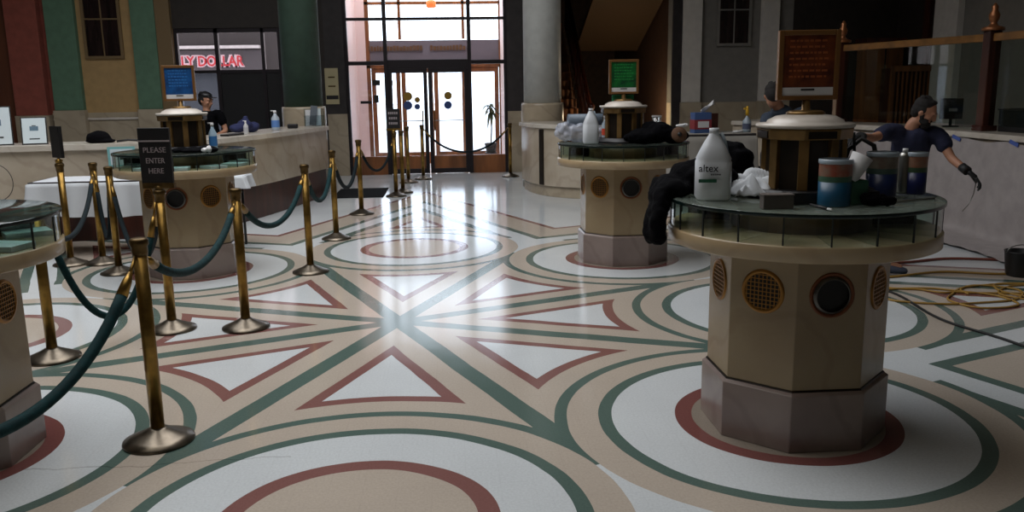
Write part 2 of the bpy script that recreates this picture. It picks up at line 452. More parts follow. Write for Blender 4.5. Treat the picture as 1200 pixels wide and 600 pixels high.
    bp = nt.nodes.new('ShaderNodeBump'); bp.inputs['Strength'].default_value = 0.05; bp.inputs['Distance'].default_value = 0.01
    wn = nt.nodes.new('ShaderNodeTexNoise'); wn.inputs['Scale'].default_value = 4
    nt.links.new(geo.outputs['Position'], wn.inputs['Vector']); nt.links.new(wn.outputs['Fac'], bp.inputs['Height']); nt.links.new(bp.outputs[0], b.inputs['Normal'])
    return m
BX0, BX1, BY0, BY1, H = -9.6, 9.0, -9.0, 10.4, 6.5
struct(MB().box(BX0 - .3, BX1 + .3, BY0 - .3, BY1 + .45, -0.2, 0).build('floor', floor_material()))
struct(MB().box(BX0 - .3, BX1 + .3, BY0 - .3, BY1 + .3, H, H + .2).build('ceiling', M['ceil']))
struct(MB().box(BX0 - .3, BX0, BY0, BY1 + .3, 0, H).build('wall_left', M['darkwall']))
struct(MB().box(BX0 - .3, BX1 + .3, BY0 - .3, BY0, 0, H).build('wall_front', M['outerwall']))
w = MB(); w.m(M['greyp']).box(BX1, BX1 + .3, BY0, 8.3, 0, H)
w.m(M['darkwall']).box(BX1, BX1 + .3, 8.3, BY1 + .3, 0, H)
struct(w.build('wall_right'))
# ---- back wall, built around its openings (facade plane Y = 10.4)
Y = 10.4
def slab(mb, x0, x1, z0, z1, mt, y0=Y, y1=Y + .3): mb.m(mt).box(x0, x1, y0, y1, z0, z1)
w = MB()
slab(w, BX0, -7.25, 0, H, mat('orange_brown_panelling', (112, 64, 40), .5, var=.35, scale=3, stretch=(1, 1, .2)))
slab(w, -7.25, -4.54, 0, 1.25, M['wains'])
slab(w, -7.25, -6.68, 1.25, H, M['red'])
slab(w, -6.68, -4.54, 1.25, H, M['tan'])
slab(w, -4.54, -2.64, 2.72, H, M['darkwall']); slab(w, -4.54, -2.64, 0, 0.35, M['darkwall'])
slab(w, -2.64, -1.86, 0, H, M['darkwall']); slab(w, 1.84, 2.32, 0, H, M['dark'])
slab(w, -1.86, -1.5, 1.15, H, M['dark']); slab(w, -1.86, -1.5, 0, 1.15, M['wains'])
slab(w, 1.5, 1.84, 1.15, H, M['dark']); slab(w, 1.5, 1.84, 0, 1.15, M['wains'])
slab(w, -1.5, 1.5, 3.4, H, M['dark'])
slab(w, 2.32, 4.62, 3.3, H, M['darkwall'])
slab(w, 4.62, 6.95, 1.25, H, M['greyp']); slab(w, 4.62, 6.95, 0, 1.25, M['wains'])
slab(w, 6.95, BX1 + .3, 0, H, M['darkwall'])
struct(w.build('wall_back'))
n_trim = 0
def trim(x0, x1, y0, y1, z0, z1, mt, bev=0.006):
    global n_trim; n_trim += 1
    return struct(MB().box(x0, x1, y0, y1, z0, z1).build('trim_%d' % n_trim, mt, bevel=bev))
for a, b_ in ((-6.70, -6.19), (-5.22, -4.80)): trim(a, b_, Y - .12, Y, 1.30, H, M['green'])
for a, b_ in ((-6.72, -6.17), (-5.24, -4.78)): trim(a, b_, Y - .15, Y, 0, 1.30, M['wains'])
trim(-4.80, -4.54, Y - .10, Y, 0, H, M['winframe'])
trim(-7.35, -6.80, Y - .18, Y, 1.22, H, M['red']); trim(-7.37, -6.78, Y - .2, Y, 0, 1.22, M['wains'])
for a, b_ in ((4.80, 5.16), (6.31, 6.64)): trim(a, b_, Y - .12, Y, 1.26, H, M['palep']); trim(a - .02, b_ + .02, Y - .14, Y, 0, 1.26, M['wains'])
trim(4.62, 4.80, Y - .06, Y, 0, H, M['dark'])
for x0, x1 in ((8.0, 8.0),): pass
trim(BX1 - .12, BX1, 8.25, 8.95, 0, H, M['palep'])
trim(BX1 - .06, BX1, 9.2, 9.4, 0, H, M['wood'])
trim(-7.25, -4.8, Y - .04, Y, 1.12, 1.16, M['whitemarble'])
# ---- narrow dark windows in the panels
def narrow_window(n, x0, x1, z0, z1, mt):
    fr = MB(); t = .05; y0 = Y - .05
    for b_ in ((x0 - t, x0, z0 - t, z1 + t), (x1, x1 + t, z0 - t, z1 + t), (x0, x1, z0 - t, z0), (x0, x1, z1, z1 + t)): fr.box(b_[0], b_[1], y0, Y, b_[2], b_[3])
    fr.box((x0 + x1) / 2 - .01, (x0 + x1) / 2 + .01, y0 + .01, Y, z0, z1)
    fr.box(x0, x1, y0 + .01, Y, z0 + (z1 - z0) * .33 - .012, z0 + (z1 - z0) * .33 + .012)
    o = struct(fr.build('window_%d' % n, mt))
    MB().box(x0, x1, Y - .02, Y - .005, z0, z1).build('pane', M['winpane'], o)
    return o
pl = aty(103, 66, Y); pr_ = aty(143, 66, Y)
narrow_window(3, pl.x + .02, pr_.x, pl.z, 4.2, M['winframe'])
pl = aty(842, 51, Y); pr_ = aty(876, 51, Y)
narrow_window(4, pl.x, pr_.x, pl.z, 4.2, M['greyp'])
# ---- street door: dark bronze screen
def frame_obj(name, bars, mt, parent=None, bevel=0.004):
    f = MB()
    for b_ in bars: f.box(*b_)
    return f.build(name, mt, parent, bevel=bevel)
Y0, Y1 = Y + .02, Y + .12
win1 = struct(frame_obj('window_1', [(-1.5, -1.44, Y0, Y1, 0, 3.4), (1.44, 1.5, Y0, Y1, 0, 3.4), (-.79, -.72, Y0, Y1, 0, 3.4), (.76, .83, Y0, Y1, 0, 3.4),
    (-1.44, 1.44, Y0, Y1, 3.34, 3.4), (-1.44, -.79, Y0, Y1, 2.03, 2.10), (.83, 1.44, Y0, Y1, 2.03, 2.10), (-.72, .76, Y0, Y1, 1.96, 2.12),
    (-1.44, -.79, Y0 + .01, Y1, 2.83, 2.88), (.83, 1.44, Y0 + .01, Y1, 2.83, 2.88), (-.72, .76, Y0 + .01, Y1, 2.83, 2.88)], M['frame']))
g = MB()
for x0, x1, z0, z1 in ((-1.44, -.79, .34, 2.03), (.83, 1.44, .34, 2.03), (-1.44, -.79, 2.10, 3.34), (.83, 1.44, 2.10, 3.34), (-.72, .76, 2.12, 3.34)):
    g.box(x0, x1, Y + .065, Y + .071, z0, z1)
g.build('pane', M['doorglass'], win1)
MB().box(-1.44, -.79, Y + .03, Y + .11, 0, .34).build('kick_panel', M['wood2'], win1)
MB().box(.83, 1.44, Y + .03, Y + .11, 0, .34).build('kick_panel', M['wood2'], win1)
def disc(mb, c, r, t=.004, n=24):
    T = Matrix.Translation(c) @ Matrix.Rotation(PI / 2, 4, 'X')
    mb.lathe([(r, 0), (r, t)], n, T=T, smooth=False)
M['gold'] = mat('gold_sticker', (150, 116, 30), 0.6); M['sblue'] = mat('blue_sticker', (52, 74, 130), 0.6)
for k, (x0, x1, st) in enumerate((( -.72, .0, ((478, 113, 5, 'gold'), (489, 117, 3.2, 'gold'), (478, 123.5, 5, 'sblue'), (489, 125, 3.2, 'sblue'))), (.02, .76, ((525, 112, 4.5, 'gold'), (525, 123, 4.5, 'sblue'))))):
    d_ = struct(frame_obj('door_%d' % (k + 1), [(x0, x0 + .07, Y0, Y1 - .03, .01, 1.96), (x1 - .07, x1, Y0, Y1 - .03, .01, 1.96), (x0 + .07, x1 - .07, Y0, Y1 - .03, 1.88, 1.96), (x0 + .07, x1 - .07, Y0, Y1 - .03, .01, .10)], M['frame']))
    MB().box(x0 + .07, x1 - .07, Y + .05, Y + .056, .34, 1.88).build('pane', M['doorglass'], d_)
    MB().box(x0 + .07, x1 - .07, Y + .03, Y + .08, .10, .34).build('kick_panel', M['wood2'], d_)
    hx = x1 - .10 if k == 0 else x0 + .10
    MB().tube([(hx, Y + .02, .82), (hx, Y - .05, .84), (hx, Y - .05, 1.16), (hx, Y + .02, 1.18)], .012).build('handle', M['dbrass'], d_)
    MB().tube([(x0 + .08, Y - .02, 1.0), (x1 - .08, Y - .02, 1.0)], .008).build('push_bar', M['tubemetal'], d_)
    for (u, v, r, mm) in st:
        p = aty(u, v, Y + .045); mb = MB(); disc(mb, p, r * .0165); mb.build('sticker', M[mm], d_)
# ---- vestibule
VY = 12.5
w = MB()
w.m(M['pink']).box(-1.8, -1.5, Y + .3, VY, 0, 4.6).box(1.5, 1.8, Y + .3, VY, 0, 4.6)
w.box(-1.8, -1.3, VY, VY + .25, 0, 4.6).box(1.55, 1.8, VY, VY + .25, 0, 4.6)
w.m(M['pink']).box(-1.8, 1.8, Y + .3, VY + .25, 4.6, 4.8)
struct(w.build('wall_vestibule'))
struct(MB().box(-1.8, 1.8, Y + .45, VY + .3, -.2, -.005).build('floor_vestibule', M['pave']))
o = struct(frame_obj('window_5', [(-1.3, 1.55, VY, VY + .1, 2.02, 2.14), (-1.3, -1.22, VY, VY + .1, 0, 4.6), (1.47, 1.55, VY, VY + .1, 0, 4.6),
    (-.62, -.56, VY, VY + .1, 2.6, 4.6), (.70, .76, VY, VY + .1, 2.6, 4.6), (-1.3, 1.55, VY, VY + .1, 3.3, 3.36)], M['wood2']))
fa = MB().box(-1.3, 1.55, VY + .02, VY + .12, 2.14, 2.58).build('fascia', mat('grey_fascia', (112, 106, 114), .6), o)
MB().box(-1.3, 1.55, VY - .02, VY + .02, 2.14, 2.17).build('fascia_moulding', M['dark'], o)
# raised gold letters on the fascia, too blurred to read: strokes of uneven width
r2 = random.Random(3)
for a_, b_ in ((aty(430, 53, VY).x, aty(494, 53, VY).x), (aty(503, 53, VY).x, aty(546, 53, VY).x)):
    lt_ = MB(); x = a_ + .02
    while x < b_ - .03:
        ww = r2.uniform(.03, .06)
        lt_.box(x, x + ww, VY - .005, VY + .02, 2.37, 2.37 + r2.uniform(.08, .11)); x += ww + .02
    lt_.build('lettering', mat('gold_letters', (110, 78, 50), .5), o)
for k, (a_, b_) in enumerate(((-1.22, -.60), (-.60, .08), (.08, .78), (.78, 1.47))):
    d_ = struct(frame_obj('door_%d' % (k + 3), [(a_ + .01, a_ + .10, VY + .02, VY + .08, .01, 2.02), (b_ - .10, b_ - .01, VY + .02, VY + .08, .01, 2.02), (a_ + .1, b_ - .1, VY + .02, VY + .08, 1.92, 2.02), (a_ + .1, b_ - .1, VY + .02, VY + .08, .01, .26)], M['wood2']))
    MB().box(a_ + .1, b_ - .1, VY + .045, VY + .05, .26, 1.92).build('pane', M['doorglass'], d_)
# pendant lamp
t = thing('pendant_lamp', 'orange glowing pendant lamp hanging inside the entrance vestibule', 'lamp', (.10, 11.5, 3.14))
MB().lathe([(.03, .16), (.09, .12), (.10, .02), (.07, 0)], 20).build('lamp_shade', mat('orange_shade', (250, 120, 60), .5, emit=1.3), t)
MB().tube([(0, 0, .15), (0, 0, 1.45)], .008).build('rod', M['dbrass'], t)
# plant on a stand in the vestibule
t = thing('potted_plant', 'leafy plant in a black pot on a tall stand beside the entrance doors', 'plant', (1.21, 11.3, 0))
MB().lathe([(.10, 0), (.10, .02), (.025, .04), (.025, .28), (.12, .30), (.12, .32)], 20).build('stand', M['dark'], t)
MB().lathe([(.09, .32), (.13, .50), (.12, .50), (.11, .46)], 20).build('pot', M['board'], t)
MB().tube([(0, 0, .45), (.02, 0, .8), (-.01, 0, 1.2)], .014).build('stem', M['wood'], t)
lf = MB(); r2 = random.Random(5)
for k in range(22):
    a = r2.uniform(0, 2 * PI); e_ = r2.uniform(-.5, .9); L = r2.uniform(.16, .26); c0 = Vector((0, 0, 1.18 + r2.uniform(-.06, .06)))
    dr = Vector((math.cos(a), math.sin(a), 0)); pts = []
    sd = Vector((-math.sin(a), math.cos(a), 0))
    cen = [c0 + dr * L * s_ + Vector((0, 0, L * (e_ * s_ - .9 * s_ * s_))) for s_ in (0, .33, .66, 1)]
    wd = [.006, .028, .022, .001]
    for i in range(3):
        lf._f([lf.bm.verts.new(cen[i] - sd * wd[i]), lf.bm.verts.new(cen[i] + sd * wd[i]), lf.bm.verts.new(cen[i + 1] + sd * wd[i + 1]), lf.bm.verts.new(cen[i + 1] - sd * wd[i + 1])])
lf.build('foliage', M['leaf'], t, solid=.002)
# ---- shop window left of the door
win2 = struct(frame_obj('window_2', [(-4.54, -4.48, Y0, Y1, .35, 2.72), (-2.70, -2.64, Y0, Y1, .35, 2.72), (-3.83, -3.76, Y0, Y1, .35, 2.72), (-3.0, -2.94, Y0, Y1, .35, 2.72), (-4.48, -2.70, Y0 + .01, Y1, 1.92, 1.98), (-4.48, -2.7, Y0, Y1, 2.64, 2.72), (-4.48, -2.7, Y0, Y1, .35, .43)], M['frame']))
MB().box(-4.48, -2.7, Y + .07, Y + .075, 1.98, 2.64).build('pane', M['tinted'], win2)
MB().box(-4.48, -3.83, Y + .07, Y + .075, .43, 1.92).build('pane', M['tinted2'], win2)
MB().box(-3.76, -2.70, Y + .05, Y + .09, .43, 1.92).build('blind_panel', M['board'], win2)
# ---- stair recess
w = MB()
w.m(mat('brown_panelling', (72, 48, 34), .6, var=.2)).box(4.62, 4.9, Y + .3, 16, 0, H).box(2.0, 4.9, 16, 16.2, 0, H)
w.m(M['darkwall']).box(1.9, 2.1, Y + .3, 16.2, 0, H).box(2.0, 4.9, Y + .3, 16.2, H - .1, H)
struct(w.build('wall_stair'))
struct(MB().box(1.9, 4.9, Y + .45, 16.2, -.2, -.002).build('floor_stair', M['pave']))
st_ = thing('staircase', 'wooden staircase climbing behind the pale round column', 'stairs', (2.1, 10.72, 0))
for k in range(16):
    MB().box(.02, .98, k * .25, k * .25 + .28, 0 if k < 2 else k * .19 - .3, (k + 1) * .19).build('step', M['wood2'], st_, bevel=.01)
n_ = MB()
n_.lathe([(.06, 0), (.06, .25), (.035, .3), (.045, .6), (.035, .9), (.055, 1.0), (.06, 1.08), (.04, 1.14), (.065, 1.2), (.03, 1.27)], 20, cx=1.05, cy=0)
n_.build('newel_post', M['wood'], st_)
MB().tube([(1.05, .0, 1.05), (1.05, .5, 1.42), (1.05, 2.0, 2.55), (1.05, 4.0, 4.05)], .045).build('handrail', mat('polished_rail', (70, 30, 20), .2), st_)
bl = MB()
for k in range(1, 15):
    for dd in (0.06, .18): 
        y_ = k * .25 + dd; z_ = (k + 1) * .19; bl.lathe([(.018, z_), (.028, z_ + .2), (.014, z_ + .35), (.024, z_ + .6), (.016, z_ + .82)], 8, cx=1.05, cy=y_)
bl.build('balusters', M['wood'], st_)
so = MB(); so.poly([(1.12, .1, 2.55 + .75), (2.5, .1, 3.3), (2.5, 2.6, 2.35), (1.12, 2.6, 2.35)], (0, 0, .15)); so.build('upper_flight_soffit', mat('brown_soffit', (84, 62, 38), .8), st_)
ll = bpy.data.lights.new('stair_fill_light', 'POINT'); ll.energy = 26; ll.color = (1.0, .78, .5); ll.shadow_soft_size = .05  # warm fill added to brighten steps and soffit, no lamp stands here
lo_ = bpy.data.objects.new('stair_fill_light', ll); lo_.location = (3.9, 10.75, .95); COL.objects.link(lo_)
# ---- street
struct(MB().box(-60, 60, VY + .3, 90, -.3, -.05).build('street_pavement', M['pave']))
sh = thing('shop_building', 'pale shop building across the street with red letters on its sign board', 'building', (-7.5, 24, 0))
MB().box(-5, 4, .3, 6, 0, 5).build('wall', mat('shop_wall', (70, 68, 68), .8), sh)
MB().box(-5, 1.62, .1, .3, 2.2, 2.95).build('sign_board', mat('shop_sign_board', (88, 86, 90), .7), sh)
MB().box(-5, 1.62, -.1, .1, 3.0, 3.1).build('cornice', M['pave'], sh)
lp_, rp_ = aty(211, 71, 24), aty(286, 69, 24)
pw = (rp_.x - lp_.x) / 76
lettering('LY DOLLAR', rp_.x - lp_.x, .42, mat('white_halo', (236, 214, 222), .6), sh, ((lp_.x + rp_.x) / 2 + 7.5, .09, 2.6), bold=.12, ext=.01, name='sign_letter_backing')
lettering('LY DOLLAR', rp_.x - lp_.x - .06, .34, mat('red_letters', (214, 60, 70), .6), sh, ((lp_.x + rp_.x) / 2 + 7.5, .06, 2.6), bold=.01, ext=.01)

# ================================================================== COLUMNS + COUNTERS
def column(x, lab, mt, top=H):
    t = thing('round_column', lab, 'column', (x, 8.05, 0))
    MB().lathe([(.30, 1.34), (.30, H)], 48).build('column_shaft', mt, t)
    MB().lathe([(.34, .0), (.34, 1.30), (.335, 1.34), (.30, 1.34)], 48).build('column_base', M['wains'], t)
column(-1.90, 'dark green round column behind the left counter end', M['dgreen'])
column(1.90, 'pale grey round column right of the street door', M['colw'])
def offset_poly(pts, d):
    out = []
    n = len(pts)
    for i, p in enumerate(pts):
        a = Vector(pts[max(i - 1, 0)]); b_ = Vector(pts[min(i + 1, n - 1)]); t = (b_ - a).normalized()
        out.append(Vector(p) + Vector((-t.y, t.x)) * d)
    return out
def strip(pts, d0, d1, z0, z1, mt, name, parent, bevel=.006):
    A = offset_poly(pts, d0); B = offset_poly(pts, d1); mb = MB()
    poly = [(p.x, p.y, z0) for p in A] + [(p.x, p.y, z0) for p in reversed(B)]
    n = len(A)
    lo = [mb.bm.verts.new(p) for p in poly]; hi = [mb.bm.verts.new((p[0], p[1], z1)) for p in poly]
    N = len(poly)
    for i in range(n - 1):
        j = N - 1 - i
        mb._f([lo[i], lo[i + 1], lo[j - 1], lo[j]]); mb._f([hi[i], hi[i + 1], hi[j - 1], hi[j]])
    for i in range(N): mb._f([lo[i], lo[(i + 1) % N], hi[(i + 1) % N], hi[i]])
    return mb.build(name, mt, parent, bevel=bevel)
def smooth_line(pts, n=6):
    P = [Vector(p) for p in pts]; out = []
    for i in range(len(P) - 1):
        p0, p1, p2, p3 = P[max(i - 1, 0)], P[i], P[i + 1], P[min(i + 2, len(P) - 1)]
        for k in range(n):
            t = k / n
            out.append(.5 * ((2 * p1) + (p2 - p0) * t + (2 * p0 - 5 * p1 + 4 * p2 - p3) * t * t + (3 * p1 - p0 - 3 * p2 + p3) * t ** 3))
    out.append(P[-1]); return out
def counter(lab, pts, side, zt, base_h, basemat):
    t = thing('counter', lab, 'counter', (0, 0, 0))
    L = smooth_line(pts)
    strip(L, .06 * side, .62 * side, 0, base_h, basemat, 'base', t)
    strip(L, .02 * side, .60 * side, base_h, zt - .06, M['counter'], 'front_panel', t)
    strip(L, -.02 * side, .66 * side, zt - .06, zt, M['ctop'], 'worktop', t)
    return t
LC = [(-1.45, 7.35), (-1.72, 6.2), (-2.02, 5.1), (-2.42, 4.15), (-3.0, 3.8), (-4.2, 3.62), (-6.2, 3.3)]
counter('long curved marble counter on the left with a dark base', LC, -1, 1.06, .42, M['wood'])
RC1 = [(1.50, 7.62), (1.60, 7.0), (1.85, 6.5), (2.3, 6.15), (2.9, 5.9)]
counter('short marble counter beside the pale column behind the cluttered desk', RC1, 1, 1.06, .16, M['wains'])
cn_ = [o for o in COL.objects if o.type == 'EMPTY' and o.get('category') == 'counter'][-1]
MB().box(-.05, .05, -.012, .03, .17, .98, Matrix.Translation((1.735, 6.70, 0)) @ Matrix.Rotation(math.radians(-62), 4, 'Z')).build('recess_shade', M['dbronze'], cn_)  # dark strip standing in for the shade of a recess
RC2 = [(4.55, 6.6), (5.2, 5.6), (5.6, 4.6), (5.85, 3.2), (5.88, 1.5), (5.9, -2.6)]
counter('marble teller counter along the right wall under plastic sheeting', RC2, 1, 1.06, .42, M['dark'])

# ================================================================== KIOSKS (round writing desks)
OCT = [22.5 + 45 * k for k in range(8)]
def octpts(r, z): return [(r * math.cos(math.radians(a)), r * math.sin(math.radians(a)), z) for a in OCT]
def lathe8(mb, prof): mb.lathe(prof, 8, a0=math.radians(22.5), smooth=False)
def kiosk(x, y, lab, topmat):
    t = thing('writing_desk', lab, 'desk', (x, y, 0), group='round marble writing desks')
    mb = MB(); lathe8(mb, [(.425, 0), (.425, .262), (.405, .275)]); mb.build('plinth', M['plinth'], t, bevel=.004)
    mb = MB(); lathe8(mb, [(.402, .262), (.410, .270), (.404, .279)]); mb.build('plinth_joint', M['dbronze'], t)
    mb = MB(); lathe8(mb, [(.40, .279), (.40, .885)]); mb.build('shaft', M['shaft'], t, bevel=.003)
    MB().lathe([(.38, .885), (.585, .885), (.60, .892), (.60, .950), (.596, .955), (.30, .955)], 96).build('shelf', M['shelf'], t)
    MB().lathe([(.31, .955), (.31, 1.068)], 32).build('inner_drum', M['innerdrum'], t)
    dv = MB()
    for k in range(20):
        a = math.radians(k * 18 + 7)
        T = Matrix.Rotation(a, 4, 'Z'); dv.box(.32, .585, -.0015, .0015, .956, 1.066, T)
    dv.build('dividers', M['glassp'], t)
    for k in range(20):
        a = math.radians(k * 18 + 7); T = Matrix.Rotation(a, 4, 'Z'); MB().box(.585, .592, -.003, .003, .955, 1.07, T).build('upright', M['seam'], t)
    MB().lathe([(.589, .956), (.589, 1.068)], 96, cap=False).build('curved_pane', M['glassp'], t)
    g = MB(); g.lathe([(.0, 1.088), (.595, 1.088), (.60, 1.084), (.60, 1.074), (.595, 1.070), (0, 1.070)], 96, cap=False); g.build('glass_top', topmat, t)
    MB().lathe([(.6002, 1.0715), (.6015, 1.079), (.6002, 1.0865)], 96, cap=False).build('glass_rim', M['gedge'], t)
    # vents and pipe openings
    ap = .40 * math.cos(math.radians(22.5))
    for k in range(8):
        a = math.radians(45 * k)
        T = Matrix.Rotation(a, 4, 'Z') @ Matrix.Translation((ap, 0, .705)) @ Matrix.Rotation(PI / 2, 4, 'Y')
        if k in (6, 2):
            mb = MB(); mb.lathe([(.082, .0), (.092, .006), (.099, .004), (.099, 0)], 40, T=T, cap=False); o = mb.build('pipe_opening', M['ventring'], t)
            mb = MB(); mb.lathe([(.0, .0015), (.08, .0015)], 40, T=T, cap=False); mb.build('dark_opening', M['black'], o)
            mb = MB(); mb.lathe([(.083, .003), (.074, .016), (.070, .016), (.076, .002)], 40, T=T, cap=False); mb.build('metal_sleeve', mat('dull_sleeve', (96, 94, 90), .35, .9), o)
        else:
            mb = MB(); mb.lathe([(.080, .002), (.084, .008), (.096, .006), (.099, 0)], 40, T=T, cap=False); o = mb.build('vent_grille', M['vent'], t)
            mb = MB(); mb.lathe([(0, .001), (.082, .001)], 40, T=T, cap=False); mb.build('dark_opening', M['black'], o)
            gb = MB()
            for q in range(-4, 5):
                c_ = q * .0185; hl = math.sqrt(max(0, .082 ** 2 - c_ ** 2))
                gb.box(-hl, hl, c_ - .0018, c_ + .0018, .002, .005, T); gb.box(c_ - .0018, c_ + .0018, -hl, hl, .0025, .0055, T)
            gb.build('grille_bars', M['vent'], o)
    # central bronze cabinet
    MB().lathe([(.25, 1.089), (.25, 1.105), (.22, 1.112), (.22, 1.13)], 40).build('cabinet_tray', M['board'], t)
    mb = MB(); lathe8(mb, [(.172, 1.13), (.172, 1.35)]); c_ = mb.build('cabinet', M['dbronze'], t)
    mb = MB()
    for k in range(8):
        a = math.radians(22.5 + 45 * k); T = Matrix.Rotation(a, 4, 'Z'); mb.box(.155, .184, -.022, .022, 1.13, 1.35, T)
    mb.build('corner_pilasters', M['bronze'], c_, bevel=.003)
    mb = MB(); lathe8(mb, [(.205, 1.35), (.21, 1.395), (.205, 1.40)]); mb.build('cornice', M['bronze'], t, bevel=.003)
    for k in range(0, 8, 2):
        a = math.radians(45 * k); T = Matrix.Rotation(a, 4, 'Z'); MB().box(.188, .197, -.062, .062, 1.357, 1.388, T).build('cornice_panel', M['dbronze'], t)
    MB().lathe([(.212, 1.40), (.216, 1.408), (.214, 1.418), (.17, 1.420), (.165, 1.432), (.13, 1.450), (.08, 1.458)], 64).build('lid', M['whitemarble'], t)
    MB().lathe([(.085, 1.456), (.085, 1.466), (.07, 1.474), (.02, 1.476), (.016, 1.525)], 32).build('sign_post', M['bronze'], t)
    return t
c_ = math.cos(PI / 4) * R
KF, KB, KL, KN = (c_ + .022, -c_), (c_, c_), (-c_ + .03, c_), (-c_ + .03, -c_)
M['topF'] = glass('desk_glass', (240, 246, 243), .05, .06, haze=.22)
kiosk(*KF, 'octagonal marble desk at right front with jug and paint tubs on top', M['topF'])
kiosk(*KB, 'octagonal marble desk behind, loaded with a plastic wrapped roll and black bags', M['glassd'])
kiosk(*KL, 'octagonal marble desk beside the please enter here sign', M['glassd'])
kiosk(*KN, 'octagonal marble desk cut by the left edge of the photo', M['glassd'])
def desk_sign(kx, ky, rz, colr, col2, lab, nrow):
    t = thing('framed_sign', lab, 'sign', (kx, ky, 1.52), rz)
    W2, Hh = .135, .305
    fr = MB().box(-W2, -W2 + .022, -.018, .018, 0, Hh).box(W2 - .022, W2, -.018, .018, 0, Hh).box(-W2 + .022, W2 - .022, -.018, .018, 0, .02).box(-W2 + .022, W2 - .022, -.018, .018, Hh - .022, Hh)
    fr.build('frame', M['winframe'] if False else mat('sign_frame_wood', (122, 84, 44), .4, .2), t, bevel=.003)
    MB().box(-W2 + .02, W2 - .02, -.008, .008, .055, Hh - .02).build('poster', mat('poster', colr, .35, rgb2=col2, scale=14), t)
    MB().box(-W2 + .02, W2 - .02, -.010, .008, .018, .056).build('label_strip', M['white'], t)
    MB().box(-.03, .03, -.012, -.010, .042, .05).build('label_mark', M['txt'], t)
    lt_ = MB(); r2 = random.Random(nrow * 7 + int(kx * 10))
    for k in range(nrow):
        z = Hh - .05 - k * .026; x = -.085
        while x < .075:
            ww = r2.uniform(.008, .026)
            if x + ww < .09: lt_.box(x, x + ww, -.0095, -.008, z, z + .009)
            x += ww + .007
    lt_.build('small_writing', mat('poster_writing', tuple(min(255, int(x * 1.15 + 14)) for x in colr), .5), t)
desk_sign(*KF, math.radians(-6), (120, 58, 22), (66, 26, 16), 'amber brown poster in a wooden frame standing on the right front desk', 7)
desk_sign(*KB, math.radians(-4), (20, 110, 46), (14, 60, 36), 'green poster in a wooden frame standing on the desk with black bags', 6)
desk_sign(*KL, math.radians(6), (28, 88, 150), (20, 60, 110), 'blue poster in a wooden frame standing on the desk near the left counter', 6)
desk_sign(*KN, math.radians(20), (28, 88, 150), (20, 60, 110), 'blue poster in a wooden frame on the desk cut by the left edge', 6)

# ================================================================== STANCHIONS AND ROPES
def stanchion(x, y, lab, grp='brass rope stanchions'):
    t = thing('stanchion', lab, 'stanchion', (x, y, 0), group=grp)
    MB().lathe([(.155, 0), (.16, .006), (.158, .014), (.12, .030), (.07, .052), (.045, .066), (.036, .072)], 40).build('base', M['pewter'], t)
    MB().lathe([(.031, .07), (.031, .90)], 24).build('pole', M['brass'], t)
    MB().lathe([(.033, .885), (.035, .90), (.035, .925), (.041, .935), (.041, .955), (.034, .962), (.02, .965)], 24).build('collar', M['dbrass'], t)
    return t
SP = {}
def S(key, x, y, lab): SP[key] = (x, y); return stanchion(x, y, lab)
S('1', -1.00, -1.93, 'brass stanchion nearest the camera with two teal ropes')
S('2', -1.54, 0.0, 'brass stanchion holding the please enter here sign')
S('3', -1.04, -.02, 'brass stanchion in front of the left rear desk, second from the camera')
S('4', -2.08, -.57, 'brass stanchion rising behind the near left desk')
S('5', -.88, 1.75, 'brass stanchion standing left of the floor star centre')
S('6', -.87, 3.45, 'brass stanchion by the left counter, ahead of the black mat')
S('7', -.78, 5.28, 'brass stanchion in front of the black mat')
S('8', -.44, 7.08, 'brass stanchion with a small black sign before the doors')
S('8b', -.36, 7.5, 'brass stanchion close behind the one with the small black sign')
S('9', -.34, 8.94, 'left one of the two thin stanchions close to the glass doors')
S('10', -.10, 9.45, 'right one of the two thin stanchions close to the glass doors')
S('11', 1.47, 9.55, 'brass stanchion beside the pale round column')
S('12', -3.24, 2.43, 'brass stanchion with an edge-on black sign by the white tablecloth')
S('13', -2.95, 2.45, 'left one of the pair of stanchions before the white tablecloth')
S('14', -2.62, 1.96, 'right one of the pair of stanchions before the white tablecloth')
def rope(a, b_, sag, lab, mt=None, r=.022, za=.885, zb=.885):
    A = Vector((*a, za)); B = Vector((*b_, zb)); d = (B - A).normalized()
    A = A + d * .035; B = B - d * .035
    mid = (A + B) / 2; mid.z = 0
    t = thing('barrier_rope', lab, 'rope', mid)
    N = 28; pts = []
    for i in range(N + 1):
        s_ = i / N; p = A.lerp(B, s_); c0 = (2 * s_ - 1)
        k = 1.6; p.z -= sag * (math.cosh(k) - math.cosh(k * c0)) / (math.cosh(k) - 1); pts.append(p - mid)
    MB().tube(pts[2:-2], r, 12).build('rope', mt or M['rope'], t)
    for e0, e1, e2 in ((0, 1, 2), (-1, -2, -3)):
        MB().tube([pts[e1].lerp(pts[e2], -.2), pts[e1].lerp(pts[e2], .3), pts[e1].lerp(pts[e2], 1.15)], r * .9, 12, rs=[.010, r * .85, r * 1.08]).build('rope_end', M['brass'], t)
        MB().tube([pts[e0], pts[e0].lerp(pts[e1], .6), pts[e1]], .008, 8).build('hook', M['brass'], t)
rope(SP['1'], (-1.42, -3.55), .46, 'teal rope sagging from the nearest stanchion to the left edge', r=.024)
rope(SP['1'], SP['3'], .24, 'teal rope hanging between the nearest stanchion and the one behind it')
rope(SP['3'], SP['5'], .30, 'teal rope right of the left rear desk')
rope(SP['5'], SP['6'], .34, 'teal rope in front of the counter dark base')
rope(SP['6'], SP['7'], .42, 'dark rope hanging before the black mat', M['drope'])
rope(SP['7'], SP['8'], .40, 'thin dark rope just left of the small black sign', M['drope'], r=.018)
rope(SP['10'], SP['11'], .42, 'dark rope strung across the glass doors', M['drope'], r=.018)
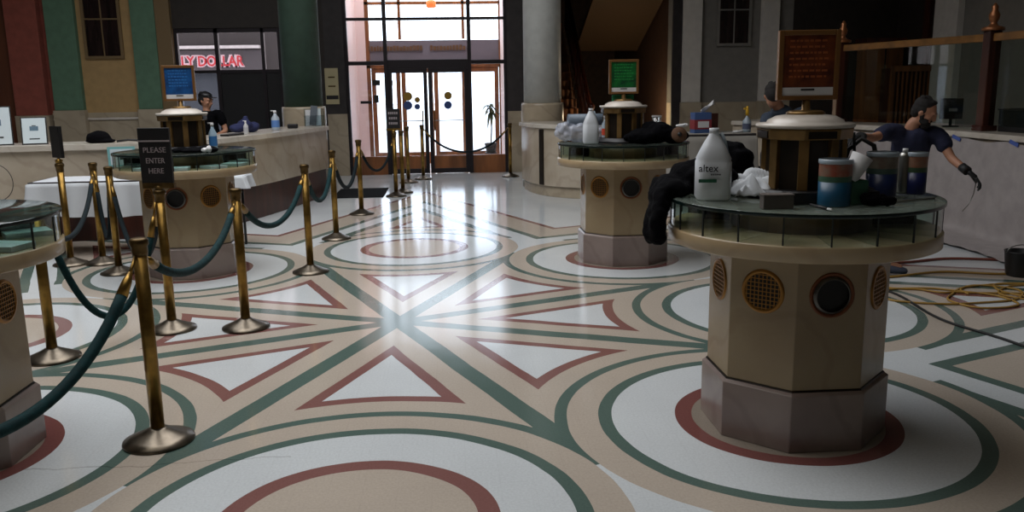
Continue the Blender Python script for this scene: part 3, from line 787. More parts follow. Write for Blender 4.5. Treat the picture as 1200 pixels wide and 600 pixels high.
rope(SP['4'], SP['2'], .70, 'dark green rope drooping low behind the nearest stanchion', M['rope'])
rope(SP['4'], (-3.2, -1.15), .62, 'dark green rope hanging behind the near left desk', M['rope'])
rope(SP['13'], SP['4'], .34, 'dark rope left of the pair of stanchions', M['drope'], r=.02)
rope(SP['13'], SP['14'], .60, 'rope hanging in a narrow loop between the pair of stanchions', M['drope'], r=.02)
rope(SP['14'], SP['2'], .55, 'dark rope going from the pair of stanchions to the please enter here sign', M['drope'], r=.02)
# signs on the stanchions
t = thing('please_enter_here_sign', 'black sign reading please enter here on a stanchion', 'sign', (*SP['2'], .965), math.radians(-6))
MB().lathe([(.03, 0), (.03, .02), (.012, .03), (.012, .05)], 16).build('sign_socket', M['dbrass'], t)
MB().box(-.105, .105, -.012, .012, .04, .405).build('sign_board', M['board'], t, bevel=.003)
MB().box(-.105, .105, -.016, -.012, .315, .325).build('white_strip', M['letter'], t)
MB().box(-.10, .11, -.018, .018, .01, .045).build('brass_holder', M['dbrass'], t)
for k, wd in enumerate(('PLEASE', 'ENTER', 'HERE')):
    lettering(wd, (.15, .125, .10)[k], .034, M['letter'], t, (0, -.013, (.262, .192, .125)[k]))
t = thing('small_entrance_sign', 'small black sign with pale lines on a stanchion before the doors', 'sign', (*SP['8'], .965))
MB().lathe([(.03, 0), (.03, .02), (.012, .03), (.012, .06)], 16).build('sign_socket', M['brass'], t)
MB().box(-.10, .10, -.01, .01, .05, .34).build('sign_board', M['board'], t)
MB().box(-.11, .11, -.016, .016, .02, .052).build('brass_holder', M['brass'], t)
lt_ = MB()
for z, w_ in ((.26, .07), (.185, .06), (.11, .065)): 
    for q in range(5): lt_.box(-w_ + q * w_ * .42, -w_ + q * w_ * .42 + w_ * .28, -.0125, -.01, z, z + .035)
lt_.build('small_writing', M['letter'], t)
t = thing('edge_on_sign', 'narrow black sign seen edge-on above a stanchion by the left counter', 'sign', (*SP['12'], .965), math.radians(-42))
MB().lathe([(.03, 0), (.035, .03), (.012, .04), (.012, .06)], 16).build('sign_socket', M['brass'], t)
MB().box(-.09, .09, -.015, .015, .05, .34).build('sign_board', M['board'], t)
tag(MB().box(-1.40, -.63, 6.98, 8.15, 0, .012).build('floor_mat', mat('mat_rubber', (12, 12, 13), .95, spec=.1), bevel=.004), 'black rubber mat lying on the floor before the entrance', 'mat')

# ================================================================== TELLER SCREEN AND RIGHT SIDE
ts = thing('teller_screen', 'teller screen with dark posts, amber top rail and glass above the right counter', 'screen', (0, 0, 0))
posts = [(5.58, 5.35), (6.10, 3.0), (6.13, .4), (6.13, -2.2)]
for (x, y) in posts:
    p_ = MB().box(x - .065, x + .065, y - .065, y + .065, 1.06, 2.10).build('post', M['wood'], ts, bevel=.01)
    MB().box(x - .09, x + .09, y - .09, y + .09, 1.06, 1.12).build('post_foot', M['wood'], p_, bevel=.01)
    MB().lathe([(.11, 2.10), (.11, 2.13), (.05, 2.15), (.03, 2.18), (.05, 2.22), (.055, 2.26), (.03, 2.31), (.035, 2.34), (.01, 2.38)], 20, cx=x, cy=y).build('finial', mat('finial_bronze', (150, 96, 60), .35, .6), p_)
for (x0, y0), (x1, y1) in zip(posts, posts[1:]):
    a = Vector((x0, y0, 0)); b_ = Vector((x1, y1, 0)); L = (b_ - a).length; d = (b_ - a).normalized()
    T = Matrix.Translation(a) @ Matrix.Rotation(math.atan2(d.y, d.x), 4, 'Z')
    MB().box(.06, L - .06, -.03, .03, 1.99, 2.07, T).build('top_rail', mat('amber_rail', (138, 96, 48), .35, .2, var=.2), ts, bevel=.006)
    MB().box(.06, L - .06, -.004, .004, 1.12, 1.99, T).build('pane', M['screen'], ts)
# slatted cabinet behind the screen
p0, p1 = aty(1041, 140, 8.9), aty(1090, 140, 8.9)
cab = thing('slatted_cabinet', 'orange brown cabinet with upright slats behind the teller screen', 'cabinet', ((p0.x + p1.x) / 2, 8.9, 0))
w_ = (p1.x - p0.x) / 2
MB().box(-w_, w_, .06, .36, 0, 1.82).build('body', M['wood'], cab)
frame_obj('frame', [(-w_, -w_ + .05, 0, .06, 0, 1.86), (w_ - .05, w_, 0, .06, 0, 1.86), (-w_ + .05, w_ - .05, 0, .06, 1.76, 1.86), (-w_ + .05, w_ - .05, 0, .06, .55, .62)], M['wood2'], cab)
for k in range(9):
    x = -w_ + .07 + k * (2 * w_ - .14) / 8; MB().box(x - .012, x + .012, .02, .05, .62, 1.76).build('slat', M['wood2'], cab)
p0, p1 = aty(1055, 60, 9.6), aty(1092, 60, 9.6)
c2 = thing('tall_cabinet', 'plain brown cabinet rising behind the slatted one', 'cabinet', ((p0.x + p1.x) / 2 - .5, 9.75, 0))
w_ = (p1.x - p0.x) / 2 + .05
MB().box(-w_, w_, .0, .4, 0, 2.3).build('body', M['wood2'], c2, bevel=.01); MB().box(-w_ - .03, w_ + .03, -.03, .43, 2.3, 2.38).build('cornice', M['wood'], c2)
MB().box(-.01, .01, -.012, 0, .3, 2.2).build('door_gap', M['board'], c2)
# monitor on the counter
p = at(1119, 149, 1.06)
mo = thing('monitor', 'black monitor with a pale label on the right counter', 'monitor', (p.x, p.y + .1, 1.06), math.radians(-20))
MB().box(-.08, .08, -.06, .06, 0, .015).build('foot', M['board'], mo); MB().box(-.015, .015, -.01, .01, .015, .10).build('stand', M['board'], mo)
MB().box(-.12, .12, -.02, .02, .09, .33).build('housing', M['board'], mo, bevel=.005); MB().box(-.03, .06, -.023, -.02, .18, .215).build('label', M['letter'], mo)
# dark till box further right
p = at(1185, 156, 1.06)
tb = thing('till_box', 'low black box standing on the right counter near the photo edge', 'box', (p.x + .2, p.y, 1.06), math.radians(-85))
MB().box(-.32, .32, -.12, .12, 0, .22).build('body', M['board'], tb, bevel=.01); MB().box(-.33, .33, -.13, .13, .22, .24).build('lid', M['dark'], tb, bevel=.004)
# plastic sheeting taped along the counter front
RCs = smooth_line(RC2)
front = offset_poly(RCs, -.03)
acc = [0]
for a, b_ in zip(front, front[1:]): acc.append(acc[-1] + (b_ - a).length)
def fpt(s_):
    s_ *= acc[-1]
    for i in range(len(acc) - 1):
        if acc[i + 1] >= s_:
            return front[i].lerp(front[i + 1], (s_ - acc[i]) / (acc[i + 1] - acc[i])), (front[i + 1] - front[i]).normalized()
    return front[-1], (front[-1] - front[-2]).normalized()
def sheet(u, v):
    p, d = fpt(.12 + .88 * u); n = Vector((d.y, -d.x)); L = u * 60
    if v < .72:
        t_ = v / .72; z = .985 - .97 * t_ + .012 * math.sin(L * 1.3) * (1 - t_); o = .02 + .035 * t_ + (.006 + .02 * t_) * math.sin(L + 3 * t_) + .008 * math.sin(L * 2.7 + 9 * t_)
    else:
        t_ = (v - .72) / .28; z = .015 + .012 * abs(math.sin(L * 1.7 + 5 * t_)); o = .06 + .55 * t_ + .03 * math.sin(L * .6)
    return (p.x + n.x * o, p.y + n.y * o, z)
tag(MB().grid(sheet, 150, 22).build('plastic_sheet', M['plastic']), 'translucent plastic sheet hanging down the right counter onto the floor', 'sheet')
for k, (u, v) in enumerate(((1122, 165), (1190, 170))):
    p = at(u, v, .985); best = min(((q - Vector((p.x, p.y))).length, i) for i, q in enumerate(front))[1]
    pf = aty(u, v, p.y)
    s_ = min(range(400), key=lambda i: abs((ray(u, v).y * (fpt(i / 400)[0].x - .03 - CAM.x)) - ray(u, v).x * (fpt(i / 400)[0].y - CAM.y)))
    q, d = fpt(s_ / 400); n = Vector((d.y, -d.x)); T = Matrix.Translation((q.x + n.x * .035, q.y + n.y * .035, .99)) @ Matrix.Rotation(math.atan2(d.y, d.x), 4, 'Z')
    tag(MB().box(-.075, .06, -.004, .004, -.018, .018, T @ Matrix.Rotation(.25, 4, 'Y')).build('tape_strip', M['blue']), ('piece of blue tape holding the plastic sheet behind the worker', 'piece of blue tape on the plastic sheet near the right photo edge')[k], 'tape')

# draped tables
def draped(lab, lab2, x0, x1, y0, y1, zt, zb, seed, rz=0):
    cx, cy = (x0 + x1) / 2, (y0 + y1) / 2; hx, hy = (x1 - x0) / 2, (y1 - y0) / 2
    t = thing('folding_table', lab, 'table', (cx, cy, 0), rz)
    MB().box(-hx, hx, -hy, hy, zt - .03, zt - .004).build('tabletop', M['dark'], t)
    for sx in (-1, 1):
        for sy in (-1, 1): MB().tube([(sx * (hx - .08), sy * (hy - .06), 0), (sx * (hx - .08), sy * (hy - .06), zt - .03)], .014).build('leg', M['board'], t)
    P = 2 * (2 * hx + 2 * hy); r2 = random.Random(seed); ph = r2.uniform(0, 6)
    def per(s_, g):
        s_ = (s_ % 1) * P; X, Y_ = hx + g, hy + g
        L = [2 * hx, 2 * hy, 2 * hx, 2 * hy]
        for k, l_ in enumerate(L):
            if s_ <= l_ or k == 3:
                f = s_ / l_; break
            s_ -= l_
        return ((-X + 2 * X * f, -Y_), (X, -Y_ + 2 * Y_ * f), (X - 2 * X * f, Y_), (-X, Y_ - 2 * Y_ * f))[k]
    def fn(u, v):
        if v < .2: 
            g = -(1 - v / .2) * min(hx, hy); a = per(u, g); return (a[0], a[1], zt + .002)
        tt = (v - .2) / .8
        g = .012 + tt * (.03 + .022 * math.sin(u * P * 16 + ph) + .015 * math.sin(u * P * 31))
        a = per(u, g); return (a[0], a[1], zt - (zt - zb) * tt + .01 * math.sin(u * P * 6) * tt)
    m = MB().grid(fn, 240, 12, closed=True); o = m.build('tablecloth', M['cloth'] if seed != 2 else mat('grey_cloth', (150, 146, 138), .9), None, (cx, cy, 0)); o.rotation_euler[2] = rz
    tag(o, lab2, 'tablecloth')
draped('long folding table under a white cloth by the left counter', 'white cloth hanging over the long table by the left counter', -3.75, -2.25, 2.85, 3.42, .75, .40, 1, math.radians(1))
draped('small folding table with a short cloth right behind the left rear desk', 'short white cloth on the small table right behind the left rear desk', -2.1, -1.72, 3.0, 3.35, .75, .62, 4)
draped('small table under a pale cloth behind the right front desk', 'pale cloth hanging over the small table with the wipes box', 3.25, 4.25, 4.75, 5.4, .98, .35, 2)

# ================================================================== SMALL THINGS
def on(u, v, z): return at(u, v, z)
ZT = 1.09
def jug(lab, x, y, z, H_, r, rz, label=None, capc='white'):
    t = thing('jug', lab, 'jug', (x, y, z), rz)
    h1 = H_ * .55
    mb = MB()
    # rounded square body tapering into a cone shoulder
    prof = [(r * .9, 0), (r, .012), (r, h1 * .97), (r * .95, h1), (r * .97, h1 * 1.06), (r * .60, H_ * .78), (r * .27, H_ * .92), (r * .24, H_ * .95)]
    rings = []
    for rr, zz in prof:
        ring = []
        for i in range(40):
            a = 2 * PI * i / 40; k = 1 / (abs(math.cos(a)) ** 4 + abs(math.sin(a)) ** 4) ** .25
            e_ = 1 + (k - 1) * .9 * min(1, rr / r); ring.append(mb.bm.verts.new((rr * e_ * math.cos(a), rr * e_ * math.sin(a), zz)))
        rings.append(ring)
    for a_, b_ in zip(rings, rings[1:]):
        for i in range(40):
            f = mb._f([a_[i], a_[(i + 1) % 40], b_[(i + 1) % 40], b_[i]]); f.smooth = True
    mb._f(rings[0][::-1]); mb._f(rings[-1]); mb.build('body', M['jug'], t)
    MB().lathe([(r * .28, H_ * .93), (r * .28, H_), (r * .25, H_)], 24).build('cap', M['jug'], t)
    MB().tube([(r * .75, 0, H_ * .66), (r * .62, 0, H_ * .80), (r * .40, 0, H_ * .93)], r * .12, 10).build('handle', M['jugclear'], t)
    return t
KX, KY = KF
p = on(834, 236, ZT)
j = jug('white gallon jug with black and green print on the right front desk', p.x + .03, p.y + .09, ZT, .315, .078, math.radians(-10))
for txt_, w_, h_, x_, z_, mm in (('altex', .085, .032, -.03, .145, 'txt')  ,):
    lettering(txt_, w_, h_, M[mm], j, (x_, -.0865, z_), name='print', bold=.01, ext=.001)
lt_ = MB()
for q in range(5): lt_.box(-.02 + q * .009, -.014 + q * .009, -.0875, -.0862, .114, .120)
lt_.build('small_print', M['txt'], j)
MB().box(-.072, .006, -.0875, -.086, .082, .097).build('green_band', M['grn'], j)
p = on(690, 169, ZT); jug('white jug with translucent top at the left rim of the desk behind', p.x + .03, p.y + .08, ZT, .31, .068, 0)
p = on(709, 166, ZT)
t = thing('bottle', 'small bottle with a red label next to the white jug', 'bottle', (p.x, p.y, ZT))
MB().lathe([(.028, 0), (.03, .01), (.03, .16), (.014, .19), (.014, .21)], 24).build('body', M['jugclear'], t)
MB().lathe([(.0308, .06), (.0308, .12)], 24, cap=False).build('label', mat('red_label', (190, 66, 40), .5), t)
MB().lathe([(.016, .21), (.016, .235), (.006, .24)], 16).build('cap', M['white'], t)
# plastic wrapped roll
p = on(690, 150, 1.17); rl = thing('wrapped_roll', 'grey roll wrapped in clear plastic lying across the left side of the desk behind', 'roll', (1.83, 2.22, ZT + .105), math.radians(4))
MB().tube([(-.33, 0, .09), (.12, 0, .09)], .055, 24).build('roll', mat('grey_roll', (100, 112, 124), .5, bump=.3), rl)
lump('crumpled_film', [(-.25, -.03, -.02, .14, .12, .09), (-.36, -.02, -.01, .09, .10, .09), (-.10, -.04, -.03, .12, .10, .08)], M['film'], rl, voxel=.014, noise=(.09, .05))
# black bags
lump('black_bag', [(0, 0, .06, .16, .13, .07), (.14, .02, .09, .13, .14, .09), (.27, .0, .06, .13, .12, .07), (.08, .08, .12, .10, .08, .07), (-.08, .04, .05, .10, .10, .05)], M['blackcloth'], None, (2.12, 1.72, ZT), noise=(.04, .06), label='heap of black bags on the right half of the desk behind', cat='bag')
t = thing('work_pad', 'round brown pad leaning against the black bags', 'pad', (2.40, 1.60, ZT + .075), 0)
MB().lathe([(.0, -.01), (.065, -.01), (.07, 0), (.065, .015), (0, .015)], 28, cap=False, T=Matrix.Rotation(PI / 2 - .25, 4, 'X')).build('pad', mat('brown_pad', (92, 64, 44), .8, bump=.4), t)
MB().lathe([(.0, .016), (.02, .016), (.018, .03), (0, .03)], 16, cap=False, T=Matrix.Rotation(PI / 2 - .25, 4, 'X')).build('hub', M['board'], t)
for k, (u, v) in enumerate(((766, 150), (775, 149))):
    p = on(u, v, ZT + .1)
t = thing('clear_cup', 'clear plastic cup standing at the back of the black bags', 'cup', (2.33, 2.14, ZT))
MB().lathe([(.03, 0), (.045, .22), (.043, .22), (.028, .01)], 24, cap=False).build('cup', M['acryl'], t)
MB().lathe([(.046, .212), (.048, .22), (.046, .226)], 24, cap=False).build('rim', M['white'], t)
for k in range(2):
    tag(MB().box(-.045, .045, -.006, .006, 0, .06).build('green_card', mat('green_card', (20, 120, 74), .5), None, (c_ - .055 + .11 * k, c_ + .03, 1.452), bevel=.002), ('green card on the desk lid, left below the green poster', 'green card on the desk lid, right below the green poster')[k], 'card')
lump('tissue', [(0, 0, .015, .05, .03, .016), (.04, .01, .02, .03, .02, .014)], M['white'], None, (2.52, 1.98, ZT + .12), .006, (.02, .02), 'white crumpled tissue on top of the black bags', 'tissue')
# wipes box and yellow capped bottle on the small table
p = aty(821, 150, 5.0)
t = thing('wipes_box', 'red and blue wipes box with a white sheet pulled out', 'box', (p.x, 5.0, .982), math.radians(8))
MB().box(-.115, .115, -.07, .07, 0, .26).build('carton', mat('carton_blue', (66, 92, 140), .5), t, bevel=.004)
MB().box(-.117, .117, -.072, .072, .05, .17).build('red_band', mat('carton_red', (140, 50, 56), .5), t)
MB().box(-.07, .08, -.075, -.07, .07, .15).build('white_panel', M['white'], t)
MB().grid(lambda u, v: (-.02 + .17 * u + .05 * v, -.02 + .05 * v, .26 + .13 * u + .03 * math.sin(v * 6 + u * 5)), 10, 8).build('pulled_sheet', M['white'], t, solid=.003)
p = aty(835, 150, 5.15)
tag(MB().box(-.05, .05, -.03, .03, 0, .24).build('brown_block', M['wood'], None, (p.x + .03, 5.2, .982), bevel=.005), 'dark brown block standing right behind the wipes box', 'block')
p = aty(875, 150, 5.0)
t = thing('spray_bottle', 'clear bottle with a yellow cap on the small pale table', 'bottle', (p.x, 5.0, .982))
MB().lathe([(.05, 0), (.055, .01), (.055, .14), (.02, .19), (.018, .21)], 24).build('body', M['jugclear'], t)
MB().lathe([(.056, .04), (.056, .11)], 24, cap=False).build('label', mat('grey_label', (80, 88, 110), .5), t)
mb = MB().lathe([(.022, .21), (.022, .27), (.015, .30), (.012, .33)], 16); mb.box(-.045, .012, -.01, .01, .285, .31); mb.build('yellow_cap', mat('yellow_cap', (206, 160, 30), .5), t)
lump('rag', [(0, 0, .012, .06, .04, .014), (.05, .01, .016, .035, .03, .014)], M['white'], None, (aty(864, 152, 4.9).x, 4.9, .985), .006, (.02, .02), 'white rag lying left of the yellow capped bottle', 'rag')

# ---- things on the right front desk
def tub(lab, u, v, h, r, cols, z=ZT):
    p = on(u, v, z); t = thing('wipes_tub', lab, 'tub', (p.x, p.y + r, z))
    MB().lathe([(r * .97, 0), (r, .006), (r, h * .52)], 36).build('blue_label', mat('tub_blue', cols[0], .35), t)
    MB().lathe([(r * 1.002, h * .52), (r * 1.002, h * .64)], 36, cap=False).build('green_stripe', mat('tub_green', cols[1], .4), t)
    MB().lathe([(r, h * .64), (r, h * .93)], 36, cap=False).build('upper_label', mat('tub_upper', cols[2], .4, rgb2=cols[3], scale=26), t)
    MB().lathe([(r * 1.03, h * .90), (r * 1.05, h * .93), (r * 1.05, h * .985), (r * .98, h)], 36, cap=False).build('rim', M['jugclear'], t)
    MB().lathe([(r * .99, h * .9), (r * .97, h * .6), (0, h * .6)], 36, cap=False).build('inside', M['dark'], t)
    return t
tub('tub with a bright blue lower half, nearest of the three tubs', 985, 243, .195, .066, ((28, 76, 104), (58, 92, 72), (134, 106, 90), (146, 72, 52)))
tub('widest dark blue tub with a grey brown top behind the white cup', 1040, 232, .20, .066, ((30, 44, 84), (70, 92, 84), (130, 124, 112), (112, 96, 84)))
tub('dark blue tub with an orange top, rightmost of the three tubs', 1078, 228, .19, .046, ((30, 36, 84), (64, 88, 64), (140, 116, 96), (150, 84, 60)))
p = on(1060, 227, ZT); t = thing('spray_can', 'silver can standing between the two dark blue tubs', 'can', (p.x + .0, p.y + .02, ZT))
MB().lathe([(.026, 0), (.027, .01), (.027, .17), (.02, .185), (.012, .19)], 24).build('can', M['tubemetal'], t); MB().lathe([(.012, .19), (.012, .205)], 12).build('nozzle', M['white'], t)
# tilted white cup
p = on(1012, 205, ZT + .13); T = Matrix.Rotation(math.radians(-38), 4, 'Y')
t = thing('white_cup', 'tilted white cup between the bright blue tub and the wide dark tub', 'cup', (p.x - .01, p.y + .05, ZT + .155))
MB().lathe([(.032, -.055), (.045, .055), (.042, .055), (.030, -.05), (0, -.05)], 30, cap=False, T=Matrix.Rotation(math.radians(28), 4, 'Y')).build('cup', M['white'], t)
MB().box(-.045, .05, -.03, .04, -.155, -.05).build('green_bottle_top', mat('dull_green', (40, 84, 64), .5), t, bevel=.01)
# crumpled white cloth
p = on(885, 232, ZT)
def crump(name, lab, cx_, cy_, sx_, sy_, hz, seed, mt, rz=0, cat='cloth'):
    r2 = random.Random(seed); ks = [(r2.uniform(4, 16), r2.uniform(4, 16), r2.uniform(0, 6)) for _ in range(7)]
    def fn(u, v):
        x, y = u * 2 - 1, v * 2 - 1
        edge = max(0, 1 - max(abs(x), abs(y)) ** 3)
        z = sum(abs(math.sin(a * x * .6 + b_ * y * .6 + c0)) for a, b_, c0 in ks) / 7
        zz = hz * (.15 + .85 * edge) * (z * 1.4 - .2)
        return (cx_ + sx_ * (x + .14 * math.sin(5 * y + seed)), cy_ + sy_ * (y + .14 * math.sin(4 * x + seed)), max(.004, zz))
    o = MB().grid(fn, 40, 40).build(name, mt, None, (0, 0, ZT), solid=.002)
    o.location = (0, 0, ZT)
    if lab: tag(o, lab, cat)
    return o
crump('crumpled_cloth', 'crumpled white cloth beside the gallon jug', p.x + .05, p.y + .09, .135, .11, .12, 4, M['cloth'])
p = on(914, 246, ZT)
t = thing('small_box', 'small grey brown box at the front rim of the right desk', 'box', (p.x, p.y + .04, ZT), math.radians(-4))
MB().box(-.062, .062, -.03, .03, 0, .055).build('box', mat('grey_box', (78, 72, 66), .7), t, bevel=.003); MB().box(-.064, .064, -.032, .032, .055, .062).build('lid', mat('grey_lid', (96, 88, 82), .7), t, bevel=.002)
p0, p1 = on(950, 240, ZT + .006), on(975, 246, ZT + .006)
t = thing('marker_pen', 'black marker pen lying at the foot of the bright blue tub', 'pen', p0)
MB().tube([(0, 0, 0), (p1 - p0) * .8], .006).build('barrel', M['txt'], t); MB().tube([(p1 - p0) * .8, (p1 - p0)], .0045).build('tip', M['white'], t)
lump('scrub_brush', [(0, 0, .025, .06, .035, .025), (.05, 0, .02, .04, .03, .02), (-.03, .01, .035, .03, .03, .02)], M['blackcloth'], None, (on(1030, 243, ZT).x, on(1030, 243, ZT).y + .03, ZT), .006, (.02, .02), 'black scrub brush lying between the blue tubs', 'brush')
lump('black_glove', [(0, 0, .02, .07, .05, .02), (.05, .03, .03, .05, .04, .028), (-.05, .02, .02, .04, .03, .02)], M['glove'], None, (on(1010, 236, ZT).x, on(1010, 236, ZT).y + .06, ZT), .006, (.02, .03), 'dark work glove lying behind the scrub brush', 'glove')
t = thing('black_tray', 'low black tray around the foot of the front desk cabinet', 'tray', (KX + .02, KY - .24, ZT), 0)
MB().box(-.20, .19, -.075, .02, 0, .012).box(-.20, .19, -.075, -.066, .012, .05).box(-.20, -.19, -.066, .02, .012, .05).box(.18, .19, -.066, .02, .012, .05).build('tray', M['board'], t, bevel=.003)
MB().tube([(-.16, -.02, .03), (.15, -.03, .035)], .012).build('tool_handle', M['dbrass'], t)
t = thing('trigger_hose', 'black hose with a trigger curling behind the white cup', 'hose', (KX + .26, KY + .02, ZT))
MB().tube([(-.02, .0, .02), (-.06, .02, .10), (-.03, .02, .2), (.02, .0, .25), (.07, -.02, .22), (.10, .0, .14), (.12, .04, .04)], .011, 10).build('hose', M['cable'], t)
MB().tube([(-.06, .02, .10), (-.01, .0, .19), (-.02, .0, .28)], .008, 8).build('trigger', M['glove'], t)
p0, p1 = on(1045, 237, ZT + .004), on(1095, 233, ZT + .004)
tag(MB().tube([(0, 0, 0), (p1 - p0) * .5 + Vector((0, .01, 0)), p1 - p0], .005, 8).build('metal_rod', M['tubemetal'], None, p0), 'thin metal rod lying at the right rim of the front desk', 'rod')
# black jacket over the rim
def jacket():
    b = []
    b += [(-.57, .12, .02, .09, .13, .05), (-.45, .17, .06, .12, .12, .08), (-.27, .26, .10, .13, .12, .12), (-.33, .2, .03, .2, .12, .05), (-.36, .12, .05, .1, .1, .06), (-.645, .08, -.05, .045, .12, .08), (-.66, .06, -.12, .05, .12, .10), (-.665, .08, -.18, .048, .12, .07), (-.60, .2, -.02, .06, .09, .08)]
    return b
lump('black_jacket', jacket(), M['blackcloth'], None, (KX, KY, ZT + .02), .010, (.045, .07), 'black jacket slung over the left rim of the right front desk', 'jacket')

# ---- things by the left counter
ZC = 1.062
LCs = smooth_line(LC, 12)
def onc(u, d, z=1.061, v=160):
    L = offset_poly(LCs, -d); rr = ray(u, v); k = Vector((rr.x, rr.y)).normalized(); best = None
    for a, b_ in zip(L, L[1:]):
        for i in range(8):
            p = a.lerp(b_, i / 8); q = Vector((p.x - CAM.x, p.y - CAM.y)).normalized(); e_ = abs(q.cross(k) if hasattr(q, 'cross') else 0)
            if q.dot(k) > 0 and (best is None or e_ < best[0]): best = (e_, p)
    return Vector((best[1].x, best[1].y, z))
def stood_frame(lab, u, v, w_, h_, rz, lean, y=None, name='document_frame'):
    p = onc(u, .22); t = thing(name, lab, 'frame', p, rz)
    T = Matrix.Rotation(-lean, 4, 'X')
    MB().box(-w_ / 2, w_ / 2, -.008, .008, 0, h_, T).build('frame', M['board'], t, bevel=.002)
    MB().box(-w_ / 2 + .012, w_ / 2 - .012, -.0105, -.008, .012, h_ - .012, T).build('document', M['paper'], t)
    MB().box(-w_ / 6, w_ / 6, -.0115, -.0105, h_ * .5, h_ * .66, T).build('printed_mark', mat('blue_mark', (86, 112, 130), .6), t)
    MB().box(-w_ / 5, w_ / 5, -.0115, -.0105, h_ * .18, h_ * .22, T).build('printed_line', M['txt'], t)
    MB().box(-.02, .02, .0, .01, .0, h_ * .7, Matrix.Translation((0, .09, 0)) @ Matrix.Rotation(lean, 4, 'X')).build('prop', M['board'], t)
stood_frame('framed white document leaning on the left counter', 40, 173, .25, .30, math.radians(18), .25)
stood_frame('larger framed document cut by the left edge', -4, 177, .30, .42, math.radians(22), .2)
lump('baseball_cap', [(0, 0, .05, .13, .11, .08), (.02, 0, .02, .16, .11, .03)], M['blackcloth'], None, onc(115, .25, ZC), .01, (.02, .1), 'black cap lying on the left counter', 'cap')
p0, p1 = onc(136, .25, ZC), onc(166, .25, ZC)
tag(MB().tube([(0, 0, .01), (p1 - p0) * .4 + Vector((0, .03, .02)), (p1 - p0) + Vector((0, 0, .01))], .012, 8).build('power_lead', M['cable'], None, p0), 'black cord lying right of the black cap', 'cord')
p = at(142, 184, .88); pf = aty(142, 184, 3.72)
t = thing('taped_notice', 'pale aqua notice taped to the left counter front', 'notice', (pf.x, 3.74, pf.z), math.radians(8))
MB().box(-.14, .14, -.004, .0, -.11, .11).build('border', mat('aqua', (118, 176, 176), .6), t); MB().box(-.115, .115, -.006, -.004, -.085, .085).build('sheet', M['paper'], t); MB().box(-.02, .05, -.008, -.006, -.03, .03).build('printed_mark', M['board'], t)
pf = aty(-4, 214, 3.45)
tag(MB().tube([(.17 * math.cos(a * PI / 16), 0, .19 * math.sin(a * PI / 16)) for a in range(32)], .004, 6, closed=True).build('cable_loop', M['cable'], None, (pf.x, 3.44, pf.z)), 'thin black cable loop hanging on the left counter front', 'cable')
def bottle(lab, x, y, z, h, r, bc, lc):
    t = thing('bottle', lab, 'bottle', (x, y, z))
    MB().lathe([(r * .95, 0), (r, .01), (r, h * .6), (r * .4, h * .78), (r * .38, h * .85)], 20).build('body', mat('bottle_body', bc, .35), t)
    MB().lathe([(r * 1.02, h * .15), (r * 1.02, h * .5)], 20, cap=False).build('label', mat('bottle_label', lc, .5), t)
    mb = MB().lathe([(r * .42, h * .85), (r * .42, h * .95), (r * .2, h)], 14); mb.box(-r, r * .3, -.008, .008, h * .95, h); mb.build('pump', M['white'], t)
p = onc(324, .28, ZC); bottle('hand gel bottle with a blue label on the left counter', p.x, p.y, ZC, .27, .055, (170, 180, 190), (90, 130, 190))
p = onc(289, .2, ZC); bottle('white bottle standing in front of the blue cloth on the left counter', p.x, p.y, ZC, .17, .03, (196, 196, 196), (180, 180, 184))
p = onc(287, .42, ZC); lump('blue_cloth', [(-.06, -.12, .06, .10, .1, .06), (.0, .02, .08, .10, .1, .08), (.07, .14, .06, .10, .1, .07), (.02, .05, .17, .035, .035, .04)], mat('blue_cloth', (34, 40, 78), .9), None, (p.x, p.y, ZC + .006), .014, (.04, .08), 'dark blue cloth heap on the left counter under the shop window', 'cloth')
p = onc(344, .25, ZC); tag(MB().box(-.07, .07, -.05, .05, 0, .06).build('card_reader', M['board'], None, (p.x, p.y, ZC), bevel=.01), 'small black card reader on the left counter', 'reader')
p = onc(272, .2, ZC); tag(MB().box(-.16, .16, -.06, .06, 0, .02).build('flat_tray', M['board'], None, (p.x, p.y, ZC), rot=(0, 0, 1.2), bevel=.004), 'flat black tray on the left counter near the person in a cap', 'tray')
p = onc(371, .2, ZC)
t = thing('brochure_holder', 'clear holder with brochures at the end of the left counter', 'holder', (p.x, p.y, ZC), math.radians(10))
hb = MB().box(-.15, .15, -.07, -.066, 0, .16).box(-.15, .15, .06, .064, 0, .26).box(-.15, -.146, -.07, .064, 0, .22).box(.146, .15, -.07, .064, 0, .22).box(-.15, .15, -.07, .064, 0, .006)
hb.build('holder', M['acryl'], t)
MB().box(-.08, .02, -.03, -.02, .006, .30, Matrix.Rotation(.12, 4, 'Y')).build('brochure', mat('grey_brochure', (96, 104, 112), .5), t); MB().box(.0, .10, .0, .01, .006, .26).build('brochure', M['paper'], t); MB().box(-.13, -.04, .02, .03, .006, .24).build('brochure', M['white'], t)
# plaque on the wall left of the doors
a = aty(380, 80, Y - .02); b_ = aty(398, 122, Y - .02)
t = thing('wall_plaque', 'cream wall plaque with dark lines left of the street doors', 'plaque', ((a.x + b_.x) / 2, Y, (a.z + b_.z) / 2))
hw, hh = (b_.x - a.x) / 2, (a.z - b_.z) / 2
MB().box(-hw, hw, -.03, 0, -hh, hh).build('panel', mat('cream_panel', (186, 174, 136), .6), t, bevel=.004)
for z, w_ in ((.5, .5), (.0, .55), (-.62, .9)): MB().box(-hw * w_, hw * w_, -.034, -.03, z * hh - (.035 if z < -.5 else .012), z * hh + (.035 if z < -.5 else .012)).build('line', M['txt'] if z < -.5 else M['dbrass'], t)
